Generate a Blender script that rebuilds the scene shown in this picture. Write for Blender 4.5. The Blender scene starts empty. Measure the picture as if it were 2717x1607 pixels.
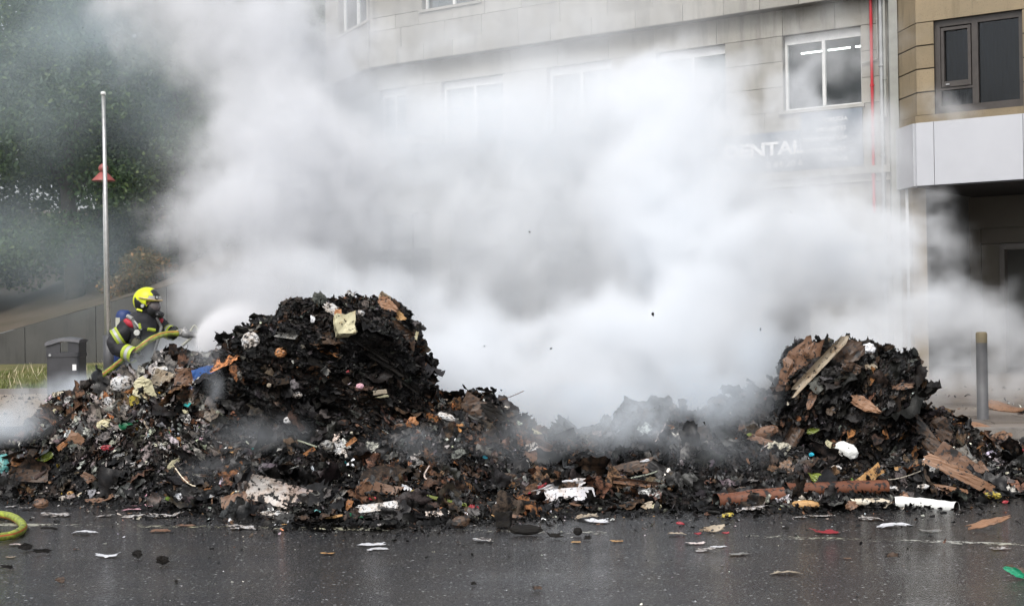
import bpy, bmesh, math, random
import numpy as np
from mathutils import Vector, Matrix, noise as mnoise
from mathutils.bvhtree import BVHTree

PI = math.pi
rad = math.radians
scn = bpy.context.scene
col = scn.collection

# ------------------------------------------------------------------ camera
FPX = 3774.0                       # focal length in pixels of the 2717 px wide photograph
CAMZ = 1.6
ROLL, PITCH = rad(0.9), rad(0.4)
cam_d = bpy.data.cameras.new('camera')
cam_d.sensor_width = 36.0
cam_d.lens = FPX / 2717.0 * 36.0
cam_d.clip_start, cam_d.clip_end = 0.1, 2000
cam = bpy.data.objects.new('camera', cam_d)
col.objects.link(cam)
Fv = Vector((0, math.cos(PITCH), math.sin(PITCH)))
U0 = Vector((0, -math.sin(PITCH), math.cos(PITCH)))
R0 = Vector((1, 0, 0))
Rv = R0 * math.cos(ROLL) - U0 * math.sin(ROLL)
Uv = U0 * math.cos(ROLL) + R0 * math.sin(ROLL)
cam.matrix_world = Matrix(((Rv.x, Uv.x, -Fv.x, 0), (Rv.y, Uv.y, -Fv.y, 0), (Rv.z, Uv.z, -Fv.z, CAMZ), (0, 0, 0, 1)))
scn.camera = cam
CAM = Vector((0, 0, CAMZ))

# ------------------------------------------------------------------ light and exposure
SUN_EL, SUN_AZ = rad(52), rad(200)          # azimuth clockwise from +Y: behind the camera, a little to the left
w = bpy.data.worlds.new('World'); scn.world = w; w.use_nodes = True
nt = w.node_tree; nt.nodes.clear()
sky = nt.nodes.new('ShaderNodeTexSky'); sky.sky_type = 'NISHITA'; sky.sun_disc = False
sky.sun_elevation = SUN_EL; sky.sun_rotation = SUN_AZ
sky.air_density = 1.0; sky.dust_density = 4.0; sky.ozone_density = 1.0
hs = nt.nodes.new('ShaderNodeHueSaturation'); hs.inputs['Saturation'].default_value = 0.30
bg = nt.nodes.new('ShaderNodeBackground'); bg.inputs['Strength'].default_value = 0.15
wo = nt.nodes.new('ShaderNodeOutputWorld')
nt.links.new(sky.outputs[0], hs.inputs['Color']); nt.links.new(hs.outputs[0], bg.inputs[0]); nt.links.new(bg.outputs[0], wo.inputs[0])
sd = bpy.data.lights.new('sun', 'SUN'); sd.energy = 1.3; sd.angle = rad(25); sd.color = (1.0, 0.97, 0.93)
sun = bpy.data.objects.new('sun', sd); col.objects.link(sun)
sdir = Vector((math.sin(SUN_AZ) * math.cos(SUN_EL), math.cos(SUN_AZ) * math.cos(SUN_EL), math.sin(SUN_EL)))
sun.rotation_euler = (-sdir).to_track_quat('-Z', 'Y').to_euler()
vs = scn.view_settings
vs.view_transform = 'Standard'; vs.look = 'None'; vs.exposure = EXPO = 0.45; vs.gamma = 1.0; vs.use_curve_mapping = False
cy = scn.cycles
cy.max_bounces = 10; cy.diffuse_bounces = 3; cy.glossy_bounces = 2; cy.transmission_bounces = 2
cy.transparent_max_bounces = 6; cy.volume_bounces = 6
cy.volume_step_rate = 2.0; cy.volume_max_steps = 160
cy.use_denoising = True
cy.use_adaptive_sampling = True
cy.sample_clamp_indirect = 4.0

# ------------------------------------------------------------------ helpers
def hor(px):
    return 829.8 - 0.0157 * (px - 1358.5)
def P(px, py, d):
    """world point that stands d metres away (along the view axis) at a pixel of the photograph"""
    return CAM + (Fv + Rv * ((px - 1358.5) / FPX) + Uv * ((803.5 - py) / FPX)) * d
def ray(px, py):
    return (Fv + Rv * ((px - 1358.5) / FPX) + Uv * ((803.5 - py) / FPX)).normalized()
def G(px, py, z=0.0):
    r = ray(px, py)
    return CAM + r * ((z - CAMZ) / r.z)

def tag(o, label=None, cat=None, group=None, kind=None):
    if label: o['label'] = label
    if cat: o['category'] = cat
    if group: o['group'] = group
    if kind: o['kind'] = kind
    return o
def link(name, me, m=None, parent=None, loc=None):
    o = bpy.data.objects.new(name, me); col.objects.link(o)
    if m is not None and me is not None and hasattr(me, 'materials') and len(me.materials) == 0: me.materials.append(m)
    if parent is not None: o.parent = parent
    if loc is not None: o.location = loc
    return o
def empty(name, loc=(0, 0, 0), rz=0):
    o = bpy.data.objects.new(name, None); col.objects.link(o); o.location = loc; o.rotation_euler = (0, 0, rz)
    o.empty_display_size = 0.2
    return o

class MB:
    """collects shapes, then links them as one mesh object"""
    def __init__(s): s.v = []; s.f = []; s.mi = []; s.smooth = False
    def add(s, vs_, fs, mi=0):
        n = len(s.v); s.v += [tuple(p) for p in vs_]
        s.f += [tuple(i + n for i in f) for f in fs]; s.mi += [mi] * len(fs)
        return s
    def hexa(s, p8, mi=0):
        return s.add(p8, [(0, 3, 2, 1), (4, 5, 6, 7), (0, 1, 5, 4), (1, 2, 6, 5), (2, 3, 7, 6), (3, 0, 4, 7)], mi)
    def box(s, lo, hi, mi=0):
        x0, y0, z0 = lo; x1, y1, z1 = hi
        return s.hexa([(x0, y0, z0), (x1, y0, z0), (x1, y1, z0), (x0, y1, z0), (x0, y0, z1), (x1, y0, z1), (x1, y1, z1), (x0, y1, z1)], mi)
    def tube(s, pts, r, n=10, caps=True, mi=0, mifun=None):
        pts = [Vector(p) for p in pts]; rs = r if isinstance(r, (list, tuple)) else [r] * len(pts)
        vv = []; up = None
        for i, p in enumerate(pts):
            t = (pts[min(i + 1, len(pts) - 1)] - pts[max(i - 1, 0)]).normalized()
            if up is None: up = t.orthogonal().normalized()
            up = (up - t * up.dot(t)).normalized(); sd_ = t.cross(up)
            for k in range(n):
                a = 2 * PI * k / n; vv.append(p + (up * math.cos(a) + sd_ * math.sin(a)) * rs[i])
        base = len(s.v); s.v += [tuple(q) for q in vv]
        for i in range(len(pts) - 1):
            for k in range(n):
                a = base + i * n + k; b = base + i * n + (k + 1) % n
                s.f.append((a, b, b + n, a + n)); s.mi.append(mifun(k) if mifun else mi)
        if caps:
            s.f.append(tuple(base + k for k in reversed(range(n)))); s.mi.append(mi)
            s.f.append(tuple(base + (len(pts) - 1) * n + k for k in range(n))); s.mi.append(mi)
        return s
    def build(s, name, m=None, parent=None, loc=None, smooth=False):
        me = bpy.data.meshes.new(name); me.from_pydata(s.v, [], s.f)
        ms = m if isinstance(m, (list, tuple)) else [m]
        for x in ms:
            if x is not None: me.materials.append(x)
        if len(ms) > 1: me.polygons.foreach_set('material_index', s.mi)
        if smooth or s.smooth: me.polygons.foreach_set('use_smooth', [True] * len(me.polygons))
        me.update()
        return link(name, me, None, parent, loc)

def lathe(mb, c, prof, n=24, mi=0):
    """prof: list of (radius, z)"""
    base = len(mb.v)
    for r, z in prof:
        for k in range(n):
            a = 2 * PI * k / n; mb.v.append((c[0] + r * math.cos(a), c[1] + r * math.sin(a), c[2] + z))
    for i in range(len(prof) - 1):
        for k in range(n):
            a = base + i * n + k; b = base + i * n + (k + 1) % n
            mb.f.append((a, b, b + n, a + n)); mb.mi.append(mi)
    return mb

# ------------------------------------------------------------------ materials
class NT:
    def __init__(s, tree): s.t = tree; s.n = tree.nodes; s.l = tree.links
    def new(s, typ, **kw):
        nd = s.n.new(typ)
        for k, v in kw.items():
            if k == 'ins':
                for kk, vv in v.items():
                    if isinstance(vv, bpy.types.NodeSocket): s.l.new(vv, nd.inputs[kk])
                    else: nd.inputs[kk].default_value = vv
            else: setattr(nd, k, v)
        return nd
    def math(s, op, a, b=None, c=None, clamp=False):
        nd = s.n.new('ShaderNodeMath'); nd.operation = op; nd.use_clamp = clamp
        for i, x in enumerate((a, b, c)):
            if x is None: continue
            if isinstance(x, bpy.types.NodeSocket): s.l.new(x, nd.inputs[i])
            else: nd.inputs[i].default_value = x
        return nd.outputs[0]
    def ramp(s, fac, stops, interp='LINEAR'):
        nd = s.n.new('ShaderNodeValToRGB'); cr = nd.color_ramp; cr.interpolation = interp
        while len(cr.elements) < len(stops): cr.elements.new(0.5)
        for e, (p, c) in zip(cr.elements, stops):
            e.position = p
            e.color = (c, c, c, 1) if isinstance(c, (int, float)) else (c[0], c[1], c[2], 1)
        s.l.new(fac, nd.inputs[0]); return nd.outputs[0]
    def noise(s, vec, scale, detail=4, rough=0.55, out=0, dist=0):
        nd = s.n.new('ShaderNodeTexNoise'); nd.inputs['Scale'].default_value = scale
        nd.inputs['Detail'].default_value = detail; nd.inputs['Roughness'].default_value = rough
        nd.inputs['Distortion'].default_value = dist
        if vec is not None: s.l.new(vec, nd.inputs['Vector'])
        return nd.outputs[out]
    def mix(s, f, a, b, blend='MIX'):
        nd = s.n.new('ShaderNodeMix'); nd.data_type = 'RGBA'; nd.blend_type = blend
        for k, x in ((0, f), (6, a), (7, b)):
            if isinstance(x, bpy.types.NodeSocket): s.l.new(x, nd.inputs[k])
            elif k == 0: nd.inputs[0].default_value = x
            else: nd.inputs[k].default_value = (x[0], x[1], x[2], 1)
        return nd.outputs[2]
    def bump(s, h, strength=0.5, dist=0.01, normal=None):
        nd = s.n.new('ShaderNodeBump'); nd.inputs['Strength'].default_value = strength; nd.inputs['Distance'].default_value = dist
        s.l.new(h, nd.inputs['Height'])
        if normal: s.l.new(normal, nd.inputs['Normal'])
        return nd.outputs[0]

def newmat(name):
    m = bpy.data.materials.new(name); m.use_nodes = True; m.node_tree.nodes.clear()
    t = NT(m.node_tree); out = t.new('ShaderNodeOutputMaterial'); b = t.new('ShaderNodeBsdfPrincipled')
    t.l.new(b.outputs[0], out.inputs[0])
    return m, t, b, out
def objvec(t, rnd=True):
    tc = t.new('ShaderNodeTexCoord')
    if not rnd: return tc.outputs['Object']
    oi = t.new('ShaderNodeObjectInfo')
    vm = t.new('ShaderNodeVectorMath', operation='ADD')
    sc_ = t.math('MULTIPLY', oi.outputs['Random'], 37.0)
    t.l.new(tc.outputs['Object'], vm.inputs[0]); t.l.new(sc_, vm.inputs[1])
    return vm.outputs[0]
def M(name, c1, c2=None, scale=3, rough=0.6, bump=0.0, bscale=40, metal=0.0, spec=0.5, bdist=0.004, rnd=True):
    m, t, b, out = newmat(name)
    v = objvec(t, rnd)
    c2 = c2 or tuple(x * 0.75 for x in c1)
    n = t.noise(v, scale, 5, 0.6)
    f = t.ramp(n, [(0.35, 0.0), (0.65, 1.0)])
    b_in = t.mix(f, c1, c2); t.l.new(b_in, b.inputs['Base Color'])
    b.inputs['Roughness'].default_value = rough; b.inputs['Metallic'].default_value = metal
    b.inputs['Specular IOR Level'].default_value = spec
    if bump > 0:
        t.l.new(t.bump(t.noise(v, bscale, 4, 0.6), bump, bdist), b.inputs['Normal'])
    return m
def emis(name, c, s):
    m, t, b, out = newmat(name); e = t.new('ShaderNodeEmission', ins={'Color': (*c, 1), 'Strength': s})
    t.l.new(e.outputs[0], out.inputs[0]); return m
# ------------------------------------------------------------------ ground, road, kerbs
def m_asphalt():
    m, t, b, out = newmat('wet_asphalt')
    v = t.new('ShaderNodeTexCoord').outputs['Object']
    agg = t.new('ShaderNodeTexVoronoi', ins={'Scale': 60.0, 'Vector': v})
    g2 = t.noise(v, 48, 5, 0.8)
    big = t.noise(v, 0.45, 5, 0.62)
    mid = t.noise(v, 2.3, 5, 0.65)
    dirt = t.ramp(mid, [(0.42, 0.0), (0.75, 1.0)])
    base = t.mix(t.ramp(g2, [(0.44, 0.0), (0.64, 1.0)]), (0.006, 0.006, 0.007), (0.075, 0.075, 0.078))
    base = t.mix(t.math('MULTIPLY', dirt, 0.35), base, (0.045, 0.036, 0.022))
    for sc_, th_, cc in ((34.0, .17, .22), (15.0, .10, .34)):  # pale aggregate flecks; wet sparkle is also put into their colour
        vs2 = t.new('ShaderNodeTexVoronoi', ins={'Scale': sc_, 'Vector': v})
        sp = t.ramp(vs2.outputs['Distance'], [(th_, 1.0), (th_ * 1.7, 0.0)])
        spr = t.math('MULTIPLY', sp, t.ramp(t.new('ShaderNodeSeparateColor', ins={0: vs2.outputs['Color']}).outputs[0], [(0.5, 0.0), (0.75, 1.0)]))
        base = t.mix(spr, base, (cc, cc, cc))
    t.l.new(base, b.inputs['Base Color'])
    wet = t.ramp(big, [(0.40, 0.0), (0.60, 1.0)])
    t.l.new(t.math('MULTIPLY_ADD', wet, -0.07, 0.12), b.inputs['Roughness'])
    b.inputs['Specular IOR Level'].default_value = 0.62
    h = t.math('ADD', t.math('MULTIPLY', agg.outputs['Distance'], 0.9), t.math('MULTIPLY', g2, 0.9))
    hs_ = t.math('MULTIPLY', h, t.math('MULTIPLY_ADD', wet, -0.55, 1.0))
    n1 = t.bump(hs_, 0.6, 0.011)
    mp = t.new('ShaderNodeMapping', ins={'Vector': v, 'Scale': (1.0, 2.4, 1.0)})
    rp = t.noise(mp.outputs[0], 11, 4, 0.55)
    n2 = t.bump(rp, 0.28, 0.012, n1)
    t.l.new(n2, b.inputs['Normal'])
    return m
ASPH = m_asphalt()
road = MB(); road.add([(-200, -60, 0), (200, -60, 0), (200, 260, 0), (-200, 260, 0)], [(0, 1, 2, 3)])
tag(road.build('road', ASPH), kind='structure')

def m_line():
    m, t, b, out = newmat('worn_line_paint')
    v = t.new('ShaderNodeTexCoord').outputs['Object']
    n = t.noise(v, 14, 6, 0.75); n2 = t.noise(v, 1.1, 3, 0.5)
    s = t.math('ADD', n, t.math('MULTIPLY', n2, 0.6))
    mask = t.ramp(s, [(0.80, 0.0), (0.92, 1.0)])
    c = t.mix(t.ramp(t.noise(v, 0.5, 2), [(0.4, 0.0), (0.6, 1.0)]), (0.42, 0.42, 0.38), (0.40, 0.38, 0.24))
    t.l.new(c, b.inputs['Base Color']); b.inputs['Roughness'].default_value = 0.4
    tr = t.new('ShaderNodeBsdfTransparent'); mx = t.new('ShaderNodeMixShader')
    t.l.new(mask, mx.inputs[0]); t.l.new(tr.outputs[0], mx.inputs[1]); t.l.new(b.outputs[0], mx.inputs[2])
    t.l.new(mx.outputs[0], out.inputs[0])
    return m
LINE = m_line()
lp = [G(x, y) for x, y in ((-900, 1386), (0, 1392), (720, 1400), (1330, 1410), (1610, 1414))]
lq = [G(x, y) for x, y in ((1980, 1424), (2360, 1434), (2717, 1446), (3400, 1462))]
for pts in (lp, lq):
    mb = MB()
    for a, b_ in zip(pts[:-1], pts[1:]):
        mb.add([(a.x, a.y - .065, .004), (b_.x, b_.y - .065, .004), (b_.x, b_.y + .065, .004), (a.x, a.y + .065, .004)], [(0, 1, 2, 3)])
    tag(mb.build('road_marking', LINE), kind='structure')

# building plan: facade polyline (towards the left it recedes)
W0 = Vector((8.08, 30.0)); fd = Vector((-0.817, 0.576))
W1 = W0 + fd * 14.2
W2 = Vector((-5.05, 41.3)); W3 = Vector((-5.3, 52.0))
PL = [W0, W1, W2, W3]
SEG = [(PL[i + 1] - PL[i]).length for i in range(3)]
def wall(t, out=0.0):
    i = 0; tt = t
    while i < 2 and tt > SEG[i]: tt -= SEG[i]; i += 1
    d = (PL[i + 1] - PL[i]).normalized(); n = Vector((-d.y, d.x))
    if n.y > 0 and i < 2: n = -n
    if i == 2: n = Vector((-1, 0))
    p = PL[i] + d * tt
    if out and i < 2:
        # mitre near bends
        for j in (1, 2):
            if abs(t - sum(SEG[:j])) < 1e-4:
                d2 = (PL[j + 1] - PL[j]).normalized(); n2 = Vector((-d2.y, d2.x))
                if j == 1 and n2.y > 0: n2 = -n2
                if j == 2: n2 = Vector((-1, 0))
                d1 = (PL[j] - PL[j - 1]).normalized(); n1 = Vector((-d1.y, d1.x))
                if n1.y > 0: n1 = -n1
                mn = (n1 + n2).normalized(); return p + mn * (out / max(0.4, mn.dot(n1)))
    return p + n * out
def t_px(px):
    lo, hi = 0.0, sum(SEG[:2])
    for _ in range(50):
        m_ = (lo + hi) / 2; q = wall(m_); x = 1358.5 + FPX * q.x / q.y
        if x > px: lo = m_
        else: hi = m_
    return lo
T1, T2 = SEG[0], SEG[0] + SEG[1]
def wbox(mb, t0, t1, z0, z1, o0, o1, mi=0):
    a0, a1, b0, b1 = wall(t0, o0), wall(t0, o1), wall(t1, o0), wall(t1, o1)
    return mb.hexa([(a1.x, a1.y, z0), (a0.x, a0.y, z0), (b0.x, b0.y, z0), (b1.x, b1.y, z0),
                    (a1.x, a1.y, z1), (a0.x, a0.y, z1), (b0.x, b0.y, z1), (b1.x, b1.y, z1)], mi)

def m_stone(name, c1, c2, speck, stain=0.5):
    m, t, b, out = newmat(name)
    tc = t.new('ShaderNodeTexCoord').outputs['Object']
    oi = t.new('ShaderNodeObjectInfo')
    g = t.noise(tc, 55, 3, 0.8); big = t.noise(tc, 0.8, 5, 0.6)
    mp = t.new('ShaderNodeMapping', ins={'Vector': tc, 'Scale': (2.2, 2.2, 0.25)})
    st = t.noise(mp.outputs[0], 1.6, 5, 0.7)
    c = t.mix(t.ramp(big, [(0.35, 0.0), (0.65, 1.0)]), c1, c2)
    c = t.mix(t.ramp(g, [(0.58, 0.0), (0.66, 1.0)]), c, speck)
    c = t.mix(t.math('MULTIPLY', t.ramp(st, [(0.5, 0.0), (0.72, 1.0)]), stain), c, tuple(x * 0.42 for x in c1))
    hv = t.new('ShaderNodeHueSaturation', ins={'Color': c})
    t.l.new(t.math('MULTIPLY_ADD', oi.outputs['Random'], 0.22, 0.89), hv.inputs['Value'])
    t.l.new(hv.outputs[0], b.inputs['Base Color'])
    b.inputs['Roughness'].default_value = 0.8; b.inputs['Specular IOR Level'].default_value = 0.25
    t.l.new(t.bump(g, 0.35, 0.006), b.inputs['Normal'])
    return m
GRAN = m_stone('grey_granite', (0.285, 0.272, 0.24), (0.345, 0.33, 0.295), (0.18, 0.17, 0.155), 0.6)
GRANB = m_stone('beige_granite', (0.28, 0.22, 0.14), (0.22, 0.18, 0.12), (0.14, 0.11, 0.075), 0.6)
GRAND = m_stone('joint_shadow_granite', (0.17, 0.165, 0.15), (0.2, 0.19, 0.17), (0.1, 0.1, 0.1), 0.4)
WFRAME = M('white_window_frame', (0.72, 0.72, 0.70), (0.62, 0.62, 0.6), 4, 0.4)
DFRAME = M('dark_bronze_frame', (0.045, 0.038, 0.034), (0.06, 0.052, 0.046), 6, 0.45)
def m_glass(name, tint=(0.8, 0.85, 0.85)):
    m, t, b, out = newmat(name)
    fr = t.new('ShaderNodeFresnel', ins={'IOR': 1.5})
    gl = t.new('ShaderNodeBsdfGlossy', ins={'Roughness': 0.03, 'Color': (0.9, 0.93, 0.95, 1)})
    tr = t.new('ShaderNodeBsdfTransparent', ins={'Color': (*tint, 1)})
    mx = t.new('ShaderNodeMixShader', ins={0: fr.outputs[0], 1: tr.outputs[0], 2: gl.outputs[0]})
    t.l.new(mx.outputs[0], out.inputs[0]); return m
GLASS = m_glass('window_glass')
GLASSD = m_glass('tinted_glass', (0.28, 0.31, 0.36))
ROOM = M('room_plaster', (0.30, 0.31, 0.30), (0.25, 0.26, 0.26), 2, 0.9)
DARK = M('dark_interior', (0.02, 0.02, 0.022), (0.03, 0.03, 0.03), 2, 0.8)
BLIND = M('roller_blind', (0.62, 0.62, 0.6), (0.55, 0.55, 0.54), 2, 0.8)
TUBE = emis('lit_fluorescent_tube', (1.0, 0.98, 0.94), 6.0)
CURT = M('dark_curtain', (0.05, 0.055, 0.065), (0.03, 0.033, 0.04), 1.5, 0.8)

bl = empty('apartment_building', (W0.x, W0.y, 0))
tag(bl, 'pale grey granite apartment building veiled in smoke, white framed windows, dental clinic sign', 'building')
def fac(mb, name, m, parent=bl, smooth=False):
    o = mb.build(name, m, None, smooth=smooth)
    o.parent = parent
    o.matrix_parent_inverse = Matrix.Translation(-pw(parent))
    return o
def pw(o):
    v = o.location.copy(); p = o.parent
    return v            # parents of walls are unrotated and placed in world coordinates
# backing core
core = MB()
Z_COR, Z_LEDGE, Z_TOP = 4.6, 8.2, 14.2
# windows: (px0, px1, z0, z1, level, blind)
WIN1 = [(2088, 2296, 5.95, 7.62, 'room'), (1752, 1935, 5.95, 7.62, 'half'), (1462, 1632, 5.95, 7.62, 'blind'), (1180, 1344, 5.9, 7.62, 'half'), (990, 1086, 5.9, 7.62, 'plain')]
WIN2 = [(2050, 2260, 9.5, 11.2, 'plain'), (1735, 1915, 9.5, 11.2, 'plain'), (1440, 1620, 9.5, 11.2, 'plain'), (1148, 1300, 9.5, 11.2, 'plain'), (932, 1012, 9.5, 11.2, 'plain')]
wins = []
for L, W_ in ((0, WIN1), (1, WIN2)):
    for px0, px1, z0, z1, kind_ in W_:
        a, b_ = t_px(px1), t_px(px0)
        if a < T1 < b_:                        # keep a window off the bend
            if T1 - a > b_ - T1: b_ = T1 - 0.08
            else: a = T1 + 0.08
        wins.append((a, b_, z0, z1, kind_, L))
def wall_with_holes(t_a, t_b, z_a, z_b, holes, o0, o1, mb):
    """boxes around rectangular holes"""
    ts = sorted(set([t_a, t_b] + [x for h in holes for x in h[:2] if t_a < x < t_b] + [x for x in (T1,) if t_a < x < t_b]))
    zs = sorted(set([z_a, z_b] + [x for h in holes for x in h[2:4] if z_a < x < z_b]))
    for i in range(len(ts) - 1):
        run = None
        for j in range(len(zs) - 1):
            tm, zm = (ts[i] + ts[i + 1]) / 2, (zs[j] + zs[j + 1]) / 2
            if any(h[0] < tm < h[1] and h[2] < zm < h[3] for h in holes): continue
            wbox(mb, ts[i], ts[i + 1], zs[j], zs[j + 1], o0, o1)
holes = [(a, b_, z0, z1) for a, b_, z0, z1, k_, L in wins]
wall_with_holes(0, T2, Z_COR, Z_LEDGE, [h for h in holes if h[2] < 8], -0.45, -0.03, core)
wall_with_holes(0, T2, Z_LEDGE, Z_TOP, [h for h in holes if h[2] > 8], -0.45, 0.22, core)
fac(core, 'wall', GRAND)
side = MB(); a, b_ = W2, W3
side.hexa([(a.x + .6, a.y + .1, 0), (b_.x + .6, b_.y, 0), (b_.x, b_.y, 0), (a.x, a.y + .1, 0), (a.x + .6, a.y + .1, Z_TOP), (b_.x + .6, b_.y, Z_TOP), (b_.x, b_.y, Z_TOP), (a.x, a.y + .1, Z_TOP)])
fac(side, 'side_wall', GRAN)
# roof / inner slabs keep daylight out
slab = MB()
for z in (4.55, 8.6, 12.6, 14.2):
    pts = [wall(0, -.46), wall(T1, -.46), wall(T2, -.46), Vector((-4.6, 52)), Vector((16, 52)), Vector((16, 30))]
    n = len(pts)
    slab.add([(p.x, p.y, z) for p in pts] + [(p.x, p.y, z + .2) for p in pts],
             [tuple(range(n))[::-1], tuple(range(n, 2 * n))] + [(i, (i + 1) % n, n + (i + 1) % n, n + i) for i in range(n)])
fac(slab, 'floor_slab', ROOM)
back = MB()
for z0, z1 in ((0.0, 4.55), (4.75, 8.6), (8.8, 12.6)):
    p, q = wall(-1.5, -5.5), wall(T1 + 1, -5.5)
    back.hexa([(p.x, p.y, z0), (p.x, p.y + .1, z0), (q.x, q.y + .1, z0), (q.x, q.y, z0), (p.x, p.y, z1), (p.x, p.y + .1, z1), (q.x, q.y + .1, z1), (q.x, q.y, z1)])
fac(back, 'inner_wall', ROOM)

# stone panels (individually), leaving window holes
rng = random.Random(4)
def panel(t0, t1, z0, z1, o0, o1):
    g = 0.006
    mb = MB(); oj = rng.uniform(-0.004, 0.006)
    wbox(mb, t0 + g, t1 - g, z0 + g, z1 - g, o0, o1 + oj)
    return fac(mb, 'stone_panel', GRAN)
npan = 0
def course(z0, z1, o0, o1, hs2, step, indiv, bag):
    global npan
    t = 0.0
    cuts = sorted(set([0.0, T1, T2] + [x for h in hs2 if h[2] < (z0 + z1) / 2 < h[3] for x in h[:2]]))
    for i in range(len(cuts) - 1):
        c0, c1 = cuts[i], cuts[i + 1]
        if any(h[2] < (z0 + z1) / 2 < h[3] and h[0] < (c0 + c1) / 2 < h[1] for h in hs2): continue
        k = max(1, round((c1 - c0) / (step * rng.uniform(.8, 1.2)))); ws = [rng.uniform(.8, 1.2) for _ in range(k)]; s_ = sum(ws); x = c0
        for q in ws:
            x2 = x + (c1 - c0) * q / s_
            if indiv: panel(x, x2, z0, z1, o0, o1); npan += 1
            else: wbox(bag, x + .006, x2 - .006, z0 + .006, z1 - .006, o0, o1)
            x = x2
bag = MB()
hs1 = [h for h in holes if h[2] < 8]; hs2_ = [h for h in holes if h[2] > 8]
for z0, z1 in ((8.2, 8.62), (8.62, 9.14), (9.14, 9.5), (9.5, 10.05)):
    course(z0, z1, .222, .26 + (.05 if z0 == 8.2 else 0), hs2_, 1.15, True, bag)
for z0, z1 in ((10.05, 10.6), (10.6, 11.2), (11.2, 11.8), (11.8, 12.4), (12.4, 13.0), (13.0, 13.6), (13.6, 14.2)):
    course(z0, z1, .222, .26, hs2_, 1.15, False, bag)
for z0, z1 in ((4.6, 5.25), (5.25, 5.95), (5.95, 6.5), (6.5, 7.06), (7.06, 7.62), (7.62, 8.2)):
    hh = [(a, b_, min(c, 5.95) if c < 5.95 else c, d_) for a, b_, c, d_ in hs1]
    course(z0, z1, -.028, .01, hh, 1.2, True, bag)
o = fac(bag, 'upper_stone_panels', GRAN); o['kind'] = 'stuff'
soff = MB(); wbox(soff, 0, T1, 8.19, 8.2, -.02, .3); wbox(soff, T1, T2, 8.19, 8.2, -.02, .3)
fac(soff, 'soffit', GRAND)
cor = MB()
for t0, t1 in ((0, T1), (T1, T2)):
    wbox(cor, t0, t1, 4.44, 4.6, -.3, .14); wbox(cor, t0, t1, 4.28, 4.44, -.3, .07)
fac(cor, 'cornice', GRAN)
# windows
for i, (a, b_, z0, z1, kind_, L) in enumerate(wins):
    oo = 0.22 if L else 0.0
    gi = oo - 0.16
    fr = MB(); e = .055
    wbox(fr, a, a + e, z0, z1, gi - .06, gi + .03); wbox(fr, b_ - e, b_, z0, z1, gi - .06, gi + .03)
    wbox(fr, a + e, b_ - e, z0, z0 + e, gi - .06, gi + .03); wbox(fr, a + e, b_ - e, z1 - e - .14, z1, gi - .06, gi + .03)
    m_ = (a + b_) / 2
    wbox(fr, m_ - .035, m_ + .035, z0 + e, z1 - e - .14, gi - .05, gi + .04)
    wf = fac(fr, 'window', WFRAME)
    for x0, x1 in ((a + e, m_ - .035), (m_ + .035, b_ - e)):
        pn = MB(); wbox(pn, x0, x1, z0 + e, z1 - e - .14, gi - .03, gi - .02); po = pn.build('pane', GLASS); po.parent = wf
    sl = MB(); wbox(sl, a - .08, b_ + .08, z0 - .07, z0 - .002, oo - .2, oo + .09)
    so = sl.build('sill', GRAN); so.parent = wf
    if kind_ in ('blind', 'half', 'plain'):
        bm_ = MB(); zb = z0 + .06 if kind_ == 'blind' else (z0 + .42 if kind_ == 'half' else z0 + .9)
        wbox(bm_, a + e, b_ - e, zb, z1 - .1, gi - .16, gi - .14); bo = bm_.build('blind', BLIND); bo.parent = wf
    if kind_ == 'room':
        for u in (-.55, .1, .75):
            for dd in (1.1,):
                c = wall(max(0.05, m_ + u), gi - dd)
                d = Vector((fd.x, fd.y)); q0, q1 = c - d * .26, c + d * .26
                tb = MB(); tb.tube([(q0.x, q0.y, z1 - .2), (q1.x, q1.y, z1 - .2)], .022, 8); lo = tb.build('ceiling_light', TUBE); lo.parent = wf
# ground floor: pillars and shop windows
pil = [(0.0, .75), (t_px(2300), t_px(2150)), (t_px(1720), t_px(1662)), (t_px(1432), t_px(1385)), (t_px(1196), t_px(1148)), (T1 + .9, T2)]
for a, b_ in pil:
    for z0, z1 in ((0, .7), (.7, 1.45), (1.45, 2.2), (2.2, 2.95), (2.95, 3.6), (3.6, 4.28)):
        mb = MB(); wbox(mb, a, b_, z0 + .005, z1 - .005, -.3, .02 + rng.uniform(-.003, .003)); fac(mb, 'pillar_block', GRAN)
    mb = MB(); wbox(mb, a + .01, b_ - .01, 0, 4.28, -.28, .012); fac(mb, 'pillar', GRAND)
for (a0, a1), (b0, b1) in zip(pil[:-1], pil[1:]):
    if b0 - a1 < .2: continue
    sf = MB(); a, b_ = a1 + .01, b0 - .01
    k = 3
    wbox(sf, a, b_, 3.1, 3.2, -.35, -.28)
    for q in range(k + 1):
        x = a + (b_ - a - .06) * q / k; wbox(sf, x, x + .06, 0, 4.28, -.36, -.27)
    so = fac(sf, 'shop_window', DFRAME)
    gp = MB(); wbox(gp, a, b_, .02, 4.27, -.33, -.32); g_ = gp.build('pane', GLASSD); g_.parent = so
    fa = MB(); wbox(fa, a, b_, 3.35, 4.27, -.25, -.2); f_ = fa.build('fascia_board', ROOM); f_.parent = so
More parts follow.
